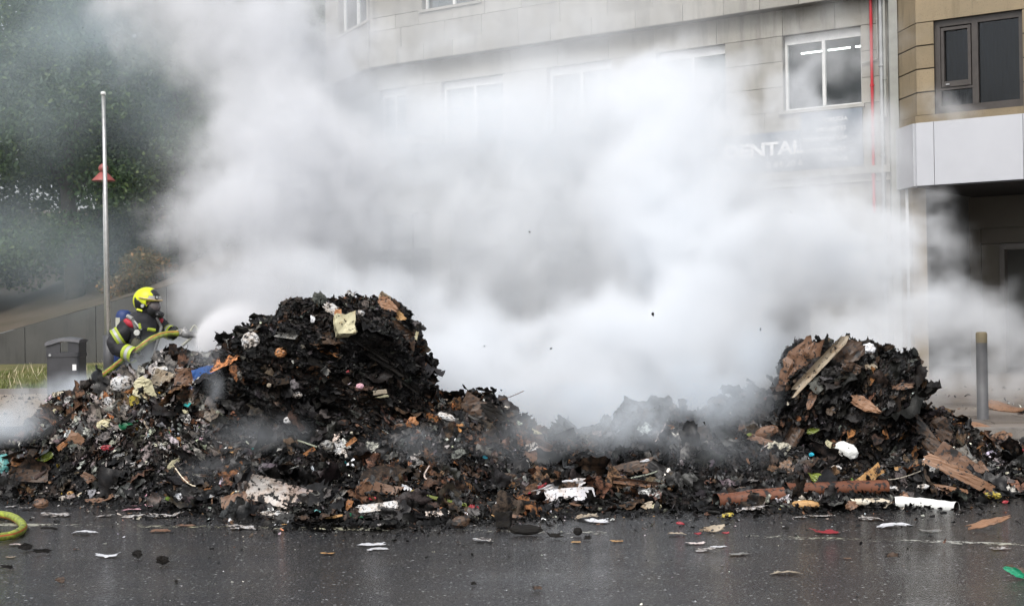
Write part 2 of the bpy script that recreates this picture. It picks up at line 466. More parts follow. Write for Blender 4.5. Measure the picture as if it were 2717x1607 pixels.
# vertical drain pipes, red gas pipe, cable
STEEL = M('galvanised_steel', (0.42, 0.43, 0.43), (0.34, 0.35, 0.35), 5, 0.45, metal=0.4)
REDP = M('red_pipe_paint', (0.48, 0.02, 0.03), (0.38, 0.015, 0.025), 6, 0.4)
GREYP = M('grey_pipe', (0.33, 0.335, 0.31), (0.28, 0.285, 0.265), 5, 0.5)
def pipe_at(px, z0, z1, r, m, name, out, parent, dz=None):
    c = wall(max(0, t_px(px)), out); mb = MB(); mb.tube([(c.x, c.y, z0), (c.x, c.y, z1)], r, 12)
    z = z0 + .8
    while z < z1:
        mb.tube([(c.x, c.y, z - .02), (c.x, c.y, z + .02)], r * 1.45, 12); z += 1.9
    return fac(mb, name, m, parent)
# box recess between the buildings
gap = MB(); c0 = wall(0, .3)
gap.box((8.02, 29.9, 0), (8.2, 30.6, 14.2)); fac(gap, 'corner_pilaster', GREYP)
pr = pipe_at(2328, 3.6, 14, .032, REDP, 'gas_pipe', .09, bl); pr['label'] = 'bright red pipe'
pipe_at(2354, .2, 14, .045, STEEL, 'drainpipe', .10, bl)
pipe_at(2342, 6.9, 14, .016, GREYP, 'conduit', .05, bl)
pipe_at(2365, 5.6, 14, .03, GREYP, 'conduit', .14, bl)
mbc = MB(); a, b_ = wall(t_px(2342), .05), wall(t_px(2300), .05)
mbc.tube([(a.x, a.y, 6.9), (a.x, a.y, 6.86), (b_.x, b_.y, 6.80)], .014, 8); fac(mbc, 'conduit_elbow', GREYP)
c = wall(T2 - .15, .12); mbc = MB(); mbc.tube([(c.x, c.y, .3), (c.x, c.y, 14)], .055, 12); fac(mbc, 'drainpipe', WFRAME)
a = wall(T2 - .2, .3); mbc = MB(); b_ = wall(t_px(992), .06); mbc.tube([(a.x - .5, a.y, 7.0), (b_.x, b_.y, 7.05)], .012, 6); fac(mbc, 'cable', WFRAME)
# sign
SIGNB = M('slate_blue_sign_panel', (0.10, 0.13, 0.17), (0.12, 0.15, 0.19), 2, 0.5)
SIGNW = M('white_sign_letter', (0.8, 0.8, 0.8), (0.75, 0.75, 0.75), 2, 0.5)
sg = empty('shop_sign', (W0.x, W0.y, 0)); tag(sg, 'slate blue dental clinic sign with white letters below the right-hand window', 'sign')
ta, tb_ = t_px(2300), t_px(2138); tc_ = t_px(1840)
s1 = MB(); wbox(s1, ta, tb_, 4.62, 5.86, .05, .09); fac(s1, 'side_panel', SIGNB, sg)
s2 = MB(); wbox(s2, tb_ + .01, tc_, 4.62, 5.5, .05, .11); fac(s2, 'name_panel', SIGNB, sg)
def text(s, px_right, z, size, m, parent, out, ext=.006, name='lettering', sx=1.0, bold=0.0):
    cu = bpy.data.curves.new(name, 'FONT'); cu.body = s; cu.size = size; cu.extrude = ext; cu.align_x = 'RIGHT'; cu.offset = bold; cu.resolution_u = 3
    ob = bpy.data.objects.new(name, cu); col.objects.link(ob); ob.data.materials.append(m)
    c = wall(t_px(px_right), out)
    ob.rotation_euler = (PI / 2, 0, math.atan2(-fd.y, -fd.x)); ob.scale = (sx, 1, 1)
    ob.location = (c.x, c.y, z)
    bpy.context.view_layer.update()
    me = bpy.data.meshes.new_from_object(ob.evaluated_get(bpy.context.evaluated_depsgraph_get()))
    mw = ob.matrix_world.copy(); bpy.data.objects.remove(ob)
    me.transform(mw); o2 = link(name, me, m); o2.parent = parent; o2.matrix_parent_inverse = Matrix.Translation(-parent.location)
    return o2
text('DENTAL', 2143, 5.0, .40, SIGNW, sg, .125, sx=1.25, bold=.012)
text('8 84 20 6', 2143, 4.72, .19, SIGNW, sg, .125, sx=1.2)
for k, (s_, z) in enumerate((('CIRUGÍA', 5.62), ('IMPLANTES', 5.42), ('ODONTOLOGÍA', 5.22), ('ORTODONCIA', 4.98), ('ESTÉTICA', 4.76))):
    text(s_, 2262 - 4 * (k % 2), z, .125, SIGNW, sg, .10, ext=.003, sx=1.1)
# air conditioner unit and round vent on the wall
def wall_thing(name, px, z, label, cat): 
    e_ = empty(name, (0, 0, 0)); tag(e_, label, cat); return e_
ac = wall_thing('air_conditioner', 1425, 5, 'white air conditioning unit on the smoky granite wall, round fan grille', 'air conditioner')
t0, t1 = t_px(1512), t_px(1388)
mb = MB(); wbox(mb, t0, t1, 4.68, 5.4, .02, .36); mb.build('casing', BLIND, ac)
cc = wall(t_px(1428), .37); nrm = Vector((-.576, -.817))
def ring(mb, c, z, r, n=20, th=.015, nrm=Vector((-.576, -.817)), ux=Vector((.817, -.576))):
    pts = [(c.x + ux.x * r * math.cos(2 * PI * k / n), c.y + ux.y * r * math.cos(2 * PI * k / n), z + r * math.sin(2 * PI * k / n)) for k in range(n + 1)]
    mb.tube(pts, th, 6, caps=False)
mb = MB(); [ring(mb, cc, 5.04, r) for r in (.27, .2, .13, .06)]; mb.build('fan_grille', GREYP, ac)
mb = MB(); wbox(mb, t0 + .1, t1 - .1, 4.6, 4.68, .01, .3); mb.build('bracket', GREYP, ac)
vt = wall_thing('wall_vent', 1262, 5, 'dark round wall vent blurred by smoke under the middle window', 'vent')  # indistinct dark round spot, built as a guessed vent
c = wall(t_px(1264), .06)
mb = MB(); ux = Vector((.817, -.576))
for r, o_ in ((.30, 0.0), (.30, .06), (.24, .13), (.1, .17), (0.001, .18)):
    pass
rings = [(.31, 0), (.31, .06), (.25, .13), (.12, .17), (.002, .18)]
base = []
for r, o_ in rings:
    for k in range(20):
        an = 2 * PI * k / 20; base.append((c.x + ux.x * r * math.cos(an) + nrm.x * o_, c.y + ux.y * r * math.cos(an) + nrm.y * o_, 4.98 + r * math.sin(an)))
mb.add(base, [(i * 20 + k, i * 20 + (k + 1) % 20, i * 20 + 20 + (k + 1) % 20, i * 20 + 20 + k) for i in range(4) for k in range(20)])
mb.build('vent_cover', M('maroon_plastic', (0.05, 0.03, 0.035), (.06, .04, .045), 3, .5), vt, smooth=True)

# ------------------------------------------------------------------ right-hand beige building
RA = Vector((8.33, 29.0)); RB = Vector((8.21, 30.08)); rd_ = Vector((.817, -.576))
RPL = [RB, RA, RA + rd_ * 9]; RS0 = (RA - RB).length
def rw(t, out=0.0):
    """t<0: the chamfer, t>=0: the front"""
    d1 = (RA - RB).normalized(); n1 = Vector((-1, -.11)).normalized(); n2 = Vector((-.576, -.817))
    if abs(t) < 1e-6:
        mn = (n1 + n2).normalized(); return RA + mn * (out / mn.dot(n1))
    return (RA + d1 * t + n1 * out) if t < 0 else (RA + rd_ * t + n2 * out)
def rbox(mb, t0, t1, z0, z1, o0, o1):
    a0, a1, b0, b1 = rw(t0, o1), rw(t0, o0), rw(t1, o0), rw(t1, o1)
    return mb.hexa([(a0.x, a0.y, z0), (b1.x, b1.y, z0), (b0.x, b0.y, z0), (a1.x, a1.y, z0), (a0.x, a0.y, z1), (b1.x, b1.y, z1), (b0.x, b0.y, z1), (a1.x, a1.y, z1)])
br = empty('corner_building', (0, 0, 0)); tag(br, 'beige granite building at the right edge with dark framed window and white fascia', 'building')
TW0, TW1, ZW0, ZW1 = .36, 2.12, 5.48, 7.38
mb = MB()
rbox(mb, -RS0, 0, 5.35, 14, -.5, -.03); rbox(mb, 0, TW0, 5.35, 14, -.5, -.03)
rbox(mb, TW0, TW1, 5.35, ZW0, -.5, -.03); rbox(mb, TW0, TW1, ZW1, 14, -.5, -.03); rbox(mb, TW1, 9, 5.35, 14, -.5, -.03)
mb.build('wall', M('dark_joint', (.035, .03, .024), None, 3, .9), br)
def quoin(t0, t1, z0, z1, o1=.0, lab=None, jt=.014):
    mb = MB(); rbox(mb, t0, t1, z0 + jt, z1 - jt, -.028, o1); return mb.build('stone_block', GRANB, br)
zs = [5.48, 5.955, 6.43, 6.905, 7.38]
for z0, z1 in zip(zs[:-1], zs[1:]):
    quoin(-RS0, -.002, z0, z1); quoin(.002, TW0, z0, z1)
    for t0 in (TW1, TW1 + 1.1, TW1 + 2.2): quoin(t0 + .003, t0 + 1.1, z0, z1)
for z0, z1 in ((7.38, 8.4), (8.4, 9.4), (9.4, 10.4), (10.4, 12.2), (12.2, 14)):
    quoin(-RS0, -.002, z0, z1, .0, jt=.004)
    for t0, t1 in ((.002, 2.6), (2.6, 5.2), (5.2, 9)): quoin(t0, t1 - .004, z0, z1, .0, jt=.004)
mb = MB(); rbox(mb, -RS0, 0, 5.33, 5.478, -.3, .03); rbox(mb, 0, 9, 5.33, 5.478, -.3, .05); mb.build('window_ledge', GRANB, br)
# window
fr = MB(); gi = -.13
rbox(fr, TW0 + .002, TW0 + .11, ZW0, ZW1 - .002, gi - .08, gi + .05); rbox(fr, TW1 - .09, TW1 - .002, ZW0, ZW1 - .002, gi - .08, gi + .05)
rbox(fr, TW0 + .11, TW1 - .09, ZW1 - .13, ZW1 - .002, gi - .08, gi + .05); rbox(fr, TW0 + .11, TW1 - .09, ZW0 + .001, ZW0 + .16, gi - .08, gi + .05)
tm = 1.17; rbox(fr, tm - .06, tm + .06, ZW0 + .16, ZW1 - .13, gi - .08, gi + .06)
wf = fr.build('window', DFRAME, br)
cs = MB(); zt = 6.02
x0, x1 = TW0 + .13, tm - .08
rbox(cs, x0, x0 + .06, zt, ZW1 - .16, gi - .03, gi + .07); rbox(cs, x1 - .06, x1, zt, ZW1 - .16, gi - .03, gi + .07)
rbox(cs, x0 + .06, x1 - .06, ZW1 - .22, ZW1 - .16, gi - .03, gi + .07); rbox(cs, x0 + .06, x1 - .06, zt, zt + .11, gi - .03, gi + .08)
rbox(cs, x0 - .02, x1 + .02, zt - .06, zt - .01, gi - .03, gi + .055)
cs.build('casement', DFRAME, wf)
for x0_, x1_, z0, z1 in ((TW0 + .19, tm - .14, zt + .11, ZW1 - .22), (tm + .06, TW1 - .09, ZW0 + .16, ZW1 - .13), (TW0 + .11, tm - .06, ZW0 + .16, zt - .06)):
    g_ = MB(); rbox(g_, x0_, x1_, z0, z1, gi - .02, gi - .01); g_.build('pane', GLASSD, wf)
h_ = MB(); rbox(h_, x0 + .1, x0 + .17, zt + .035, zt + .06, gi + .08, gi + .11); h_.build('handle', STEEL, wf)
cu = MB(); n = 60
vv = []; 
for k in range(n + 1):
    t = TW0 + .05 + (TW1 - TW0 - .1) * k / n; p = rw(max(t, 1e-3), gi - .3 + .035 * math.sin(k * 1.9) + .02 * math.sin(k * .7)); vv += [(p.x, p.y, ZW0), (p.x, p.y, ZW1)]
cu.add(vv, [(2 * k, 2 * k + 2, 2 * k + 3, 2 * k + 1) for k in range(n)]); cu.build('curtain', CURT, wf, smooth=True)
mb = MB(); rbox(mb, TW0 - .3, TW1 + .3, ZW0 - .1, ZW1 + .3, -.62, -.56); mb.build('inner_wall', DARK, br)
# white fascia panels under the window
FASC = M('white_fascia_panel', (0.50, 0.51, 0.54), (0.47, 0.48, 0.51), 1.0, 0.35)
fz0, fz1 = 4.05, 5.325
for t0, t1 in ((-RS0, -.003), (.003, .36), (.372, 2.12), (2.132, 3.9), (3.912, 6)):
    mb = MB(); rbox(mb, t0, t1, fz0, fz1, -.1, .10); mb.build('fascia_panel', FASC, br)
mb = MB(); rbox(mb, -RS0 + .01, -.003, fz0 + .02, fz1 - .02, -.3, -.1); rbox(mb, .0, 9, fz0 + .02, fz1 - .02, -.4, -.1); mb.build('fascia_backing', DARK, br)
# recessed entrance
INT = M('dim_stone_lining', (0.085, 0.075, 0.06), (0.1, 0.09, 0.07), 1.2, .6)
def rbx2(mb, t0, t1, z0, z1, o0, o1): return rbox(mb, t0, t1, z0, z1, o0, o1)
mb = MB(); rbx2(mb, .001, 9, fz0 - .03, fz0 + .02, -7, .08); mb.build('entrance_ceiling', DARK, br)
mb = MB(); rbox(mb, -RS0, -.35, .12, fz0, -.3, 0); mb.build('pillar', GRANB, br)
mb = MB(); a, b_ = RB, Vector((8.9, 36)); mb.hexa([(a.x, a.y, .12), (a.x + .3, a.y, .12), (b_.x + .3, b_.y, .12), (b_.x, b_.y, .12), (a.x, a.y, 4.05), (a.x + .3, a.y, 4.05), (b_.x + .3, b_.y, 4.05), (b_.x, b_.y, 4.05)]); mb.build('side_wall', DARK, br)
# back lining panels with joints and a black doorway
ob_ = -3.2
def tb_px(px, o_):
    lo, hi = 0.01, 12.0
    for _ in range(50):
        m_ = (lo + hi) / 2; q = rw(m_, o_); x = 1358.5 + FPX * q.x / q.y
        if x < px: lo = m_
        else: hi = m_
    return lo
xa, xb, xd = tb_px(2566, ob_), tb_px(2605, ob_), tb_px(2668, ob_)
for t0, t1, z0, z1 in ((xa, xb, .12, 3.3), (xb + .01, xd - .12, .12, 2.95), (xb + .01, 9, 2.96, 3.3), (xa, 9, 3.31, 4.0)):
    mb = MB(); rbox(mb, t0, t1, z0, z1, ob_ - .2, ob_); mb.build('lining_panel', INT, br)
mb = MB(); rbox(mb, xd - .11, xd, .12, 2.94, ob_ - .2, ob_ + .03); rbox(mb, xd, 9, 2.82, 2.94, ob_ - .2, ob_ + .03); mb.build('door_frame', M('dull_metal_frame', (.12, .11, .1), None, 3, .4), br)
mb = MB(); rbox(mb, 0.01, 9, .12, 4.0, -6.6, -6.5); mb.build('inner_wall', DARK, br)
mb = MB(); p = rw(1.0, 0.0)
pp = empty('downpipe', (0, 0, 0)); tag(pp, 'white downpipe with metal brackets beside the dark entrance, half hidden by smoke', 'pipe')
q = P(2418, 900, 29.6); mb = MB(); mb.tube([(q.x, q.y, .12), (q.x, q.y, 4.04)], .07, 14); mb.build('pipe', M('grey_white_paint', (.5, .5, .49), None, 3, .5), pp, smooth=True)
for z in (1.1, 1.35, 2.6):
    mb = MB(); mb.box((q.x - .03, q.y - .13, z), (q.x + .03, q.y + .1, z + .09)); mb.build('bracket', STEEL, pp)

# ------------------------------------------------------------------ pavement and kerb
PAVE = m_stone('pavement_slab', (0.19, 0.165, 0.14), (0.15, 0.13, 0.115), (0.1, 0.09, 0.08), 0.5)
edge = [Vector((14, 16.7)), Vector((5.2, 17.3)), Vector((4.0, 18.3)), Vector((1.5, 21.5)), Vector((-6, 30.5)), Vector((-9, 38))]
pv = MB(); inner = [Vector((20, 16.7)), Vector((20, 60)), Vector((-9, 60))]
loop = edge + [Vector((-9, 60)), Vector((20, 60)), Vector((20, 16.7))]
pv.add([(p.x, p.y, .12) for p in loop], [tuple(range(len(loop)))[::-1]])
o = pv.build('pavement', PAVE)
if o.data.polygons[0].normal.z < 0: o.data.flip_normals()
tag(o, kind='structure')
KERB = m_stone('kerb_granite', (0.22, 0.2, 0.18), (0.18, 0.165, 0.15), (0.11, 0.1, 0.1), 0.5)
kb = empty('kerb', (0, 0, 0)); kb['kind'] = 'structure'
for a, b_ in zip(edge[:-1], edge[1:]):
    d = (b_ - a); L_ = d.length; d.normalize(); nn = Vector((-d.y, d.x)); k = max(1, int(L_ / .9))
    if nn.y > 0: nn = -nn
    for i in range(k):
        p, q = a + d * (L_ * i / k + .006), a + d * (L_ * (i + 1) / k - .006)
        mb = MB(); mb.hexa([(p.x - nn.x * .02, p.y - nn.y * .02, 0), (q.x - nn.x * .02, q.y - nn.y * .02, 0), (q.x + nn.x * .16, q.y + nn.y * .16, 0), (p.x + nn.x * .16, p.y + nn.y * .16, 0),
                            (p.x - nn.x * .02, p.y - nn.y * .02, .127), (q.x - nn.x * .02, q.y - nn.y * .02, .127), (q.x + nn.x * .15, q.y + nn.y * .15, .124), (p.x + nn.x * .15, p.y + nn.y * .15, .124)])
        mb.build('kerb_stone', KERB, kb)
# tactile ribbed slabs near the bollard
tp = empty('ribbed_paving', (0, 0, 0)); tp['kind'] = 'structure'
for i in range(7):
    for j in range(2):
        x, y = 4.75 + i * .62, 17.75 + j * .62
        mb = MB(); mb.box((x, y, .121), (x + .6, y + .6, .13))
        for r in range(7): mb.box((x + .01, y + .02 + r * .083, .13), (x + .59, y + .06 + r * .083, .142))
        mb.build('paving_slab', PAVE, tp)

# left: gravel path, grass, retaining wall, bank
PATH = m_stone('worn_path', (0.30, 0.25, 0.20), (0.25, 0.21, 0.17), (0.16, 0.13, 0.1), 0.3)
mb = MB(); mb.add([(-40, 21.5, .006), (-7.0, 21.5, .006), (-6.0, 31.2, .006), (-40, 31.2, .006)], [(0, 1, 2, 3)]); tag(mb.build('path', PATH), kind='structure')
gk = empty('grass_kerb', (0, 0, 0)); gk['kind'] = 'structure'
for i in range(10):
    mb = MB(); x = -14.5 + i * 1.0; mb.box((x + .006, 30.9, 0), (x + .994, 31.15, .12)); mb.build('kerb_stone', KERB, gk)
def m_grass():
    m, t, b, out = newmat('grass_ground'); v = t.new('ShaderNodeTexCoord').outputs['Object']
    n = t.noise(v, 1.5, 6, .7); n2 = t.noise(v, 25, 3, .7)
    c = t.mix(t.ramp(n, [(.4, 0.), (.6, 1.)]), (.06, .085, .02), (.16, .12, .05)); c = t.mix(t.ramp(n2, [(.55, 0.), (.7, 1.)]), c, (.12, .15, .04))
    t.l.new(c, b.inputs['Base Color']); b.inputs['Roughness'].default_value = .9; return m
mb = MB(); mb.add([(-60, 31.15, .10), (-5, 31.15, .10), (-5, 49, .14), (-60, 49, .14)], [(0, 1, 2, 3)]); tag(mb.build('lawn', m_grass()), kind='structure')
rs = np.random.RandomState(3)
def blades(n, x0, x1, y0, y1, z, hh, name, m, label, frac=None):
    px_ = rs.uniform(x0, x1, n); py_ = y0 + (y1 - y0) * rs.uniform(0, 1, n) ** 1.6; a = rs.uniform(0, 6.28, n); h = hh * rs.uniform(.4, 1.3, n); wd = .008 + rs.uniform(0, .014, n)
    le = rs.uniform(-.6, .6, (n, 2)) * h[:, None]
    V = np.empty((n, 3, 3)); V[:, 0] = np.stack([px_ - np.cos(a) * wd, py_ - np.sin(a) * wd, np.full(n, z)], 1); V[:, 1] = np.stack([px_ + np.cos(a) * wd, py_ + np.sin(a) * wd, np.full(n, z)], 1)
    V[:, 2] = np.stack([px_ + le[:, 0], py_ + le[:, 1], z + h], 1)
    me = bpy.data.meshes.new(name); me.vertices.add(3 * n); me.vertices.foreach_set('co', V.ravel()); me.loops.add(3 * n); me.loops.foreach_set('vertex_index', np.arange(3 * n)); me.polygons.add(n); me.polygons.foreach_set('loop_start', np.arange(0, 3 * n, 3)); me.update(); me.validate()
    o = link(name, me, m); tag(o, label, 'grass', kind='stuff'); return o
blades(26000, -14.5, -6.5, 31.2, 45, .1, .12, 'grass', M('grass_blade', (.10, .15, .03), (.20, .18, .07), 1.2, .7, rnd=False), 'short green and straw grass strip below the grey retaining wall')
blades(500, -14.5, -8, 31.2, 44, .1, .3, 'dry_seed_heads', M('straw', (.55, .5, .35), (.4, .33, .2), 3, .8), 'pale dry seed heads standing in the grass strip')
# retaining wall: top rises to the right
CONC = m_stone('weathered_concrete', (0.085, 0.083, 0.078), (0.065, 0.064, 0.06), (0.08, 0.08, 0.075), 0.6)
yw = 48.0
def wz(px, py): return P(px, py, yw).z
xl, xr = P(-500, 900, yw).x, P(900, 900, yw).x
xw0, zw0 = P(0, 885, yw).x, wz(0, 885); xw1, zw1 = P(278, 806, yw).x, wz(278, 806)
sl_ = (zw1 - zw0) / (xw1 - xw0)
def ztop(x): return max(.4, min(4.6, zw0 + (x - xw0) * sl_))
rwall = empty('retaining_wall', (0, 0, 0)); tag(rwall, 'long grey concrete retaining wall with sloping top behind the grass and bin', 'wall')
x = xl
while x < xr:
    x2 = min(x + 2.4, xr)
    mb = MB(); mb.hexa([(x + .01, yw, 0), (x2 - .01, yw, 0), (x2 - .01, yw + .35, 0), (x + .01, yw + .35, 0), (x + .01, yw, ztop(x)), (x2 - .01, yw, ztop(x2)), (x2 - .01, yw + .35, ztop(x2)), (x + .01, yw + .35, ztop(x))])
    mb.build('concrete_panel', CONC, rwall); x = x2
BANK = m_stone('dry_bank_earth', (0.11, 0.09, 0.07), (0.08, 0.07, 0.05), (0.15, 0.13, 0.1), 0.3)
mb = MB(); nx, ny = 40, 24
for j in range(ny + 1):
    for i in range(nx + 1):
        x = xl - 10 + (xr - xl + 14) * i / nx; y = yw + .36 + 40 * j / ny
        z = ztop(x) - .02 + (y - yw) * .20 + .3 * mnoise.noise(Vector((x * .4, y * .3, 0))) * (j > 0)
        mb.v.append((x, y, z))
mb.f = [(j * (nx + 1) + i, j * (nx + 1) + i + 1, (j + 1) * (nx + 1) + i + 1, (j + 1) * (nx + 1) + i) for j in range(ny) for i in range(nx)]; mb.mi = [0] * len(mb.f)
tag(mb.build('hillside', BANK, smooth=True), kind='structure')

# ------------------------------------------------------------------ trees
def m_leaf(name, a, b2, c3):
    m, t, b, out = newmat(name); v = t.new('ShaderNodeTexCoord').outputs['Object']
    g = t.new('ShaderNodeNewGeometry')
    n = t.noise(v, .9, 3, .6)
    c = t.mix(t.ramp(n, [(.35, 0.), (.65, 1.)]), a, b2)
    c = t.mix(t.ramp(g.outputs['Random Per Island'], [(.75, 0.), (1.0, 1.)]), c, c3)
    t.l.new(c, b.inputs['Base Color']); b.inputs['Roughness'].default_value = .55
    tl = t.new('ShaderNodeBsdfTranslucent'); t.l.new(c, tl.inputs[0]); mx = t.new('ShaderNodeMixShader', ins={0: .25, 1: b.outputs[0], 2: tl.outputs[0]}); t.l.new(mx.outputs[0], out.inputs[0])
    return m
LEAFD = m_leaf('dark_green_leaf', (.018, .045, .012), (.040, .085, .018), (.10, .15, .03))
LEAFO = m_leaf('autumn_bush_leaf', (.07, .075, .02), (.14, .09, .025), (.30, .15, .04))
BARK = M('bark', (.07, .055, .04), (.04, .033, .027), 6, .9, .5, 25)
def tree(name, base, h, rx, ry, rz, n, lm, label, leaf=.17, seed=1, trunk_h=None):
    r = np.random.RandomState(seed); e = empty(name, base); tag(e, label, 'tree' if 'tree' in name else 'bush', 'trees on the bank behind the smoke' if 'tree' in name else None)
    th = trunk_h or h * .45
    tb = MB(); rr = max(.05, h * .022); bend = r.uniform(-.4, .4, 2)
    top = Vector((bend[0], bend[1], th)); tb.tube([(0, 0, 0), (bend[0] * .4, bend[1] * .4, th * .5), top], [rr * 1.3, rr, rr * .7], 10)
    cs = []
    nb = max(6, int(9 * rx))
    for k in range(nb):
        u = r.normal(size=3); u /= np.linalg.norm(u); q = r.uniform(.3, .85)
        c = np.array([u[0] * rx * q, u[1] * ry * q, h - rz + u[2] * rz * q]); cs.append((c, r.uniform(.25, .42) * min(rx, rz)))
        if k < 9: tb.tube([tuple(top * .8), tuple((top * .5 + Vector(c) * .5) + Vector((0, 0, .1 * h * .1))), tuple(c)], [rr * .5, rr * .3, rr * .1], 6)
    tb.build('trunk', BARK, e, smooth=True)
    per = n // nb; Vs = []
    for c, cr in cs:
        d = r.normal(size=(per, 3)); d /= np.linalg.norm(d, axis=1)[:, None]; d *= (r.uniform(0.15, 1, per) ** .5)[:, None] * cr * np.array([1.25, 1.25, .8])
        p = c + d; s = leaf * r.uniform(.5, 1.4, per)
        a = r.normal(size=(per, 3)); a /= np.linalg.norm(a, axis=1)[:, None]; b_ = np.cross(a, r.normal(size=(per, 3))); b_ /= np.linalg.norm(b_, axis=1)[:, None]
        Vs.append(np.stack([p - a * s[:, None] * .5, p + b_ * s[:, None] * .28, p + a * s[:, None] * .5, p - b_ * s[:, None] * .28], 1))
    V = np.concatenate(Vs); k = len(V)
    me = bpy.data.meshes.new('crown'); me.vertices.add(4 * k); me.vertices.foreach_set('co', V.reshape(-1)); me.loops.add(4 * k); me.loops.foreach_set('vertex_index', np.arange(4 * k)); me.polygons.add(k); me.polygons.foreach_set('loop_start', np.arange(0, 4 * k, 4)); me.update(); me.validate()
    link('crown', me, lm, e); return e
TR = [(-21, 55, 14, 4.4, 'broad dark green tree at the left edge of the bank'), (-16.2, 53, 14.5, 4.2, 'tall dark green tree left of the steel pole, behind blue smoke'),
      (-12.2, 54, 14, 3.9, 'dark green tree directly behind the red lamp'), (-8.6, 54, 13.5, 3.6, 'tree just right of the steel pole, smoke drifting across its crown'),
      (-5.2, 58, 14, 4.0, 'tree almost hidden in smoke beside the grey apartment building'), (-18.5, 65, 19, 6.2, 'tallest tree rising behind the others at upper left'), (-9.5, 66, 19, 6.2, 'rear tree whose top meets the grey smoke')]
for i, (x, y, h, rx, lb) in enumerate(TR):
    tree('tree', (x, y, .5 + (y - yw) * .15), h, rx, rx * .9, h * .48, 34000 if y < 62 else 26000, LEAFD, lb, leaf=.18 if y < 62 else .40, seed=20 + i)
for x, y, h, rx, lb in ((-21.5, 57, 4.6, 3.6, 'dark undergrowth at the far left under the trees'), (-16.3, 58, 4.4, 3.4, 'dark undergrowth under the trees left of the steel pole'), (-11.2, 58, 4.4, 3.2, 'dark undergrowth under the trees right of the steel pole')):
    tree('bush', (x, y, 2.2), h, rx, 1.6, 2.4, 11000, LEAFD, lb, leaf=.2, seed=int(-x), trunk_h=1.5)
q = P(385, 800, 50.5); tree('bush', (q.x, q.y, .6), 3.6, 1.9, 1.2, 1.7, 9000, LEAFO, 'olive and orange leaved bush above the wall, behind the firefighter', leaf=.14, seed=5, trunk_h=1.4)
q = P(520, 800, 51); tree('bush', (q.x, q.y, .6), 3.2, 1.8, 1.2, 1.4, 7000, LEAFD, 'green bush above the wall, mostly hidden in grey smoke', leaf=.14, seed=6, trunk_h=1.2)

# ------------------------------------------------------------------ street furniture
POLE = M('brushed_steel', (.55, .55, .54), (.42, .42, .41), 8, .35, metal=.7)
yp = 31.5
fp = empty('flag_pole', (P(291, 1000, yp).x, yp, .1)); tag(fp, 'tall bare steel pole with rounded cap standing in the grass behind the firefighter', 'pole')
top = P(273, 252, yp); hgt = top.z - .1; lean = top.x - fp.location.x
mb = MB(); mb.tube([(0, 0, 0), (lean * .5, 0, hgt * .5), (lean, 0, hgt)], [.055, .05, .042], 16); mb.build('pole', POLE, fp, smooth=True)
mb = MB(); lathe(mb, (lean, 0, hgt), [(.042, 0), (.055, .0), (.06, .03), (.05, .07), (.001, .085)], 16); mb.build('cap', M('white_cap', (.8, .8, .78), None, 3, .3), fp, smooth=True)
mb = MB(); mb.tube([(0, 0, 0), (.0, 0, 1.15)], .13, 14); mb.build('base_sleeve', M('dark_steel', (.06, .06, .065), None, 4, .5), fp, smooth=True)
yl = 45.0
lt = empty('street_lamp', (P(283, 900, yl).x, yl, .1)); tag(lt, 'street lamp with red conical shade, seen behind the steel pole', 'street lamp')
sc_ = P(274, 480, yl); dx = sc_.x - lt.location.x; zb = sc_.z - .1
RED = M('faded_red_enamel', (.30, .07, .06), (.24, .055, .05), 3, .45)
mb = MB(); mb.tube([(0, 0, 0), (dx * .6, 0, zb * .6), (dx, 0, zb + .1)], [.06, .045, .035], 12); mb.build('post', POLE, lt, smooth=True)
mb = MB(); lathe(mb, (dx, 0, zb), [(.37, 0), (.355, .03), (.13, .26), (.08, .29), (.001, .30)], 28); lathe(mb, (dx, 0, zb), [(.37, 0), (.34, .005), (.12, .22), (.001, .25)], 28); mb.build('lamp_shade', RED, lt, smooth=True)
mb = MB(); lathe(mb, (dx, 0, zb + .28), [(.08, 0), (.14, .04), (.16, .12), (.13, .2), (.06, .26), (.001, .28)], 20); mb.build('lamp_housing', RED, lt, smooth=True)
mb = MB(); lathe(mb, (dx, 0, zb - .02), [(.001, -.03), (.06, -.01), (.08, .04), (.05, .1)], 14); mb.build('bulb', M('milk_glass', (.7, .7, .68), None, 3, .2), lt, smooth=True)

# litter bin
yb = 24.0; bx = P(178, 1000, yb).x
bn = empty('litter_bin', (bx, yb, 0)); tag(bn, 'dark grey litter bin with curved rain hood, standing in smoke', 'bin')
BIN = M('charcoal_plastic', (.035, .036, .04), (.05, .05, .055), 3, .45); zt_ = P(178, 893, yb).z
mb = MB(); hw = .275
def rrect(hw, hd, z, c=.06):
    pts = []
    for sx, sy, a0 in ((1, 1, 0), (-1, 1, PI / 2), (-1, -1, PI), (1, -1, 1.5 * PI)):
        for k in range(4):
            a = a0 + k * PI / 6; pts.append((sx * (hw - c) + c * math.cos(a), sy * (hd - c) + c * math.sin(a), z))
    return pts
def loft(mb, secs, cap=True):
    n = len(secs[0]); b0 = len(mb.v)
    for s in secs: mb.v += [tuple(p) for p in s]
    for i in range(len(secs) - 1):
        for k in range(n): a = b0 + i * n + k; c = b0 + i * n + (k + 1) % n; mb.f.append((a, c, c + n, a + n)); mb.mi.append(0)
    if cap: mb.f.append(tuple(b0 + k for k in reversed(range(n)))); mb.f.append(tuple(b0 + (len(secs) - 1) * n + k for k in range(n))); mb.mi += [0, 0]
loft(mb, [rrect(.25, .22, 0.0), rrect(.26, .23, .06), rrect(.275, .24, .08), rrect(.275, .24, zt_ - .34), rrect(.285, .25, zt_ - .335), rrect(.285, .25, zt_ - .27), rrect(.26, .22, zt_ - .26)])
mb.build('body', BIN, bn)
mb = MB()
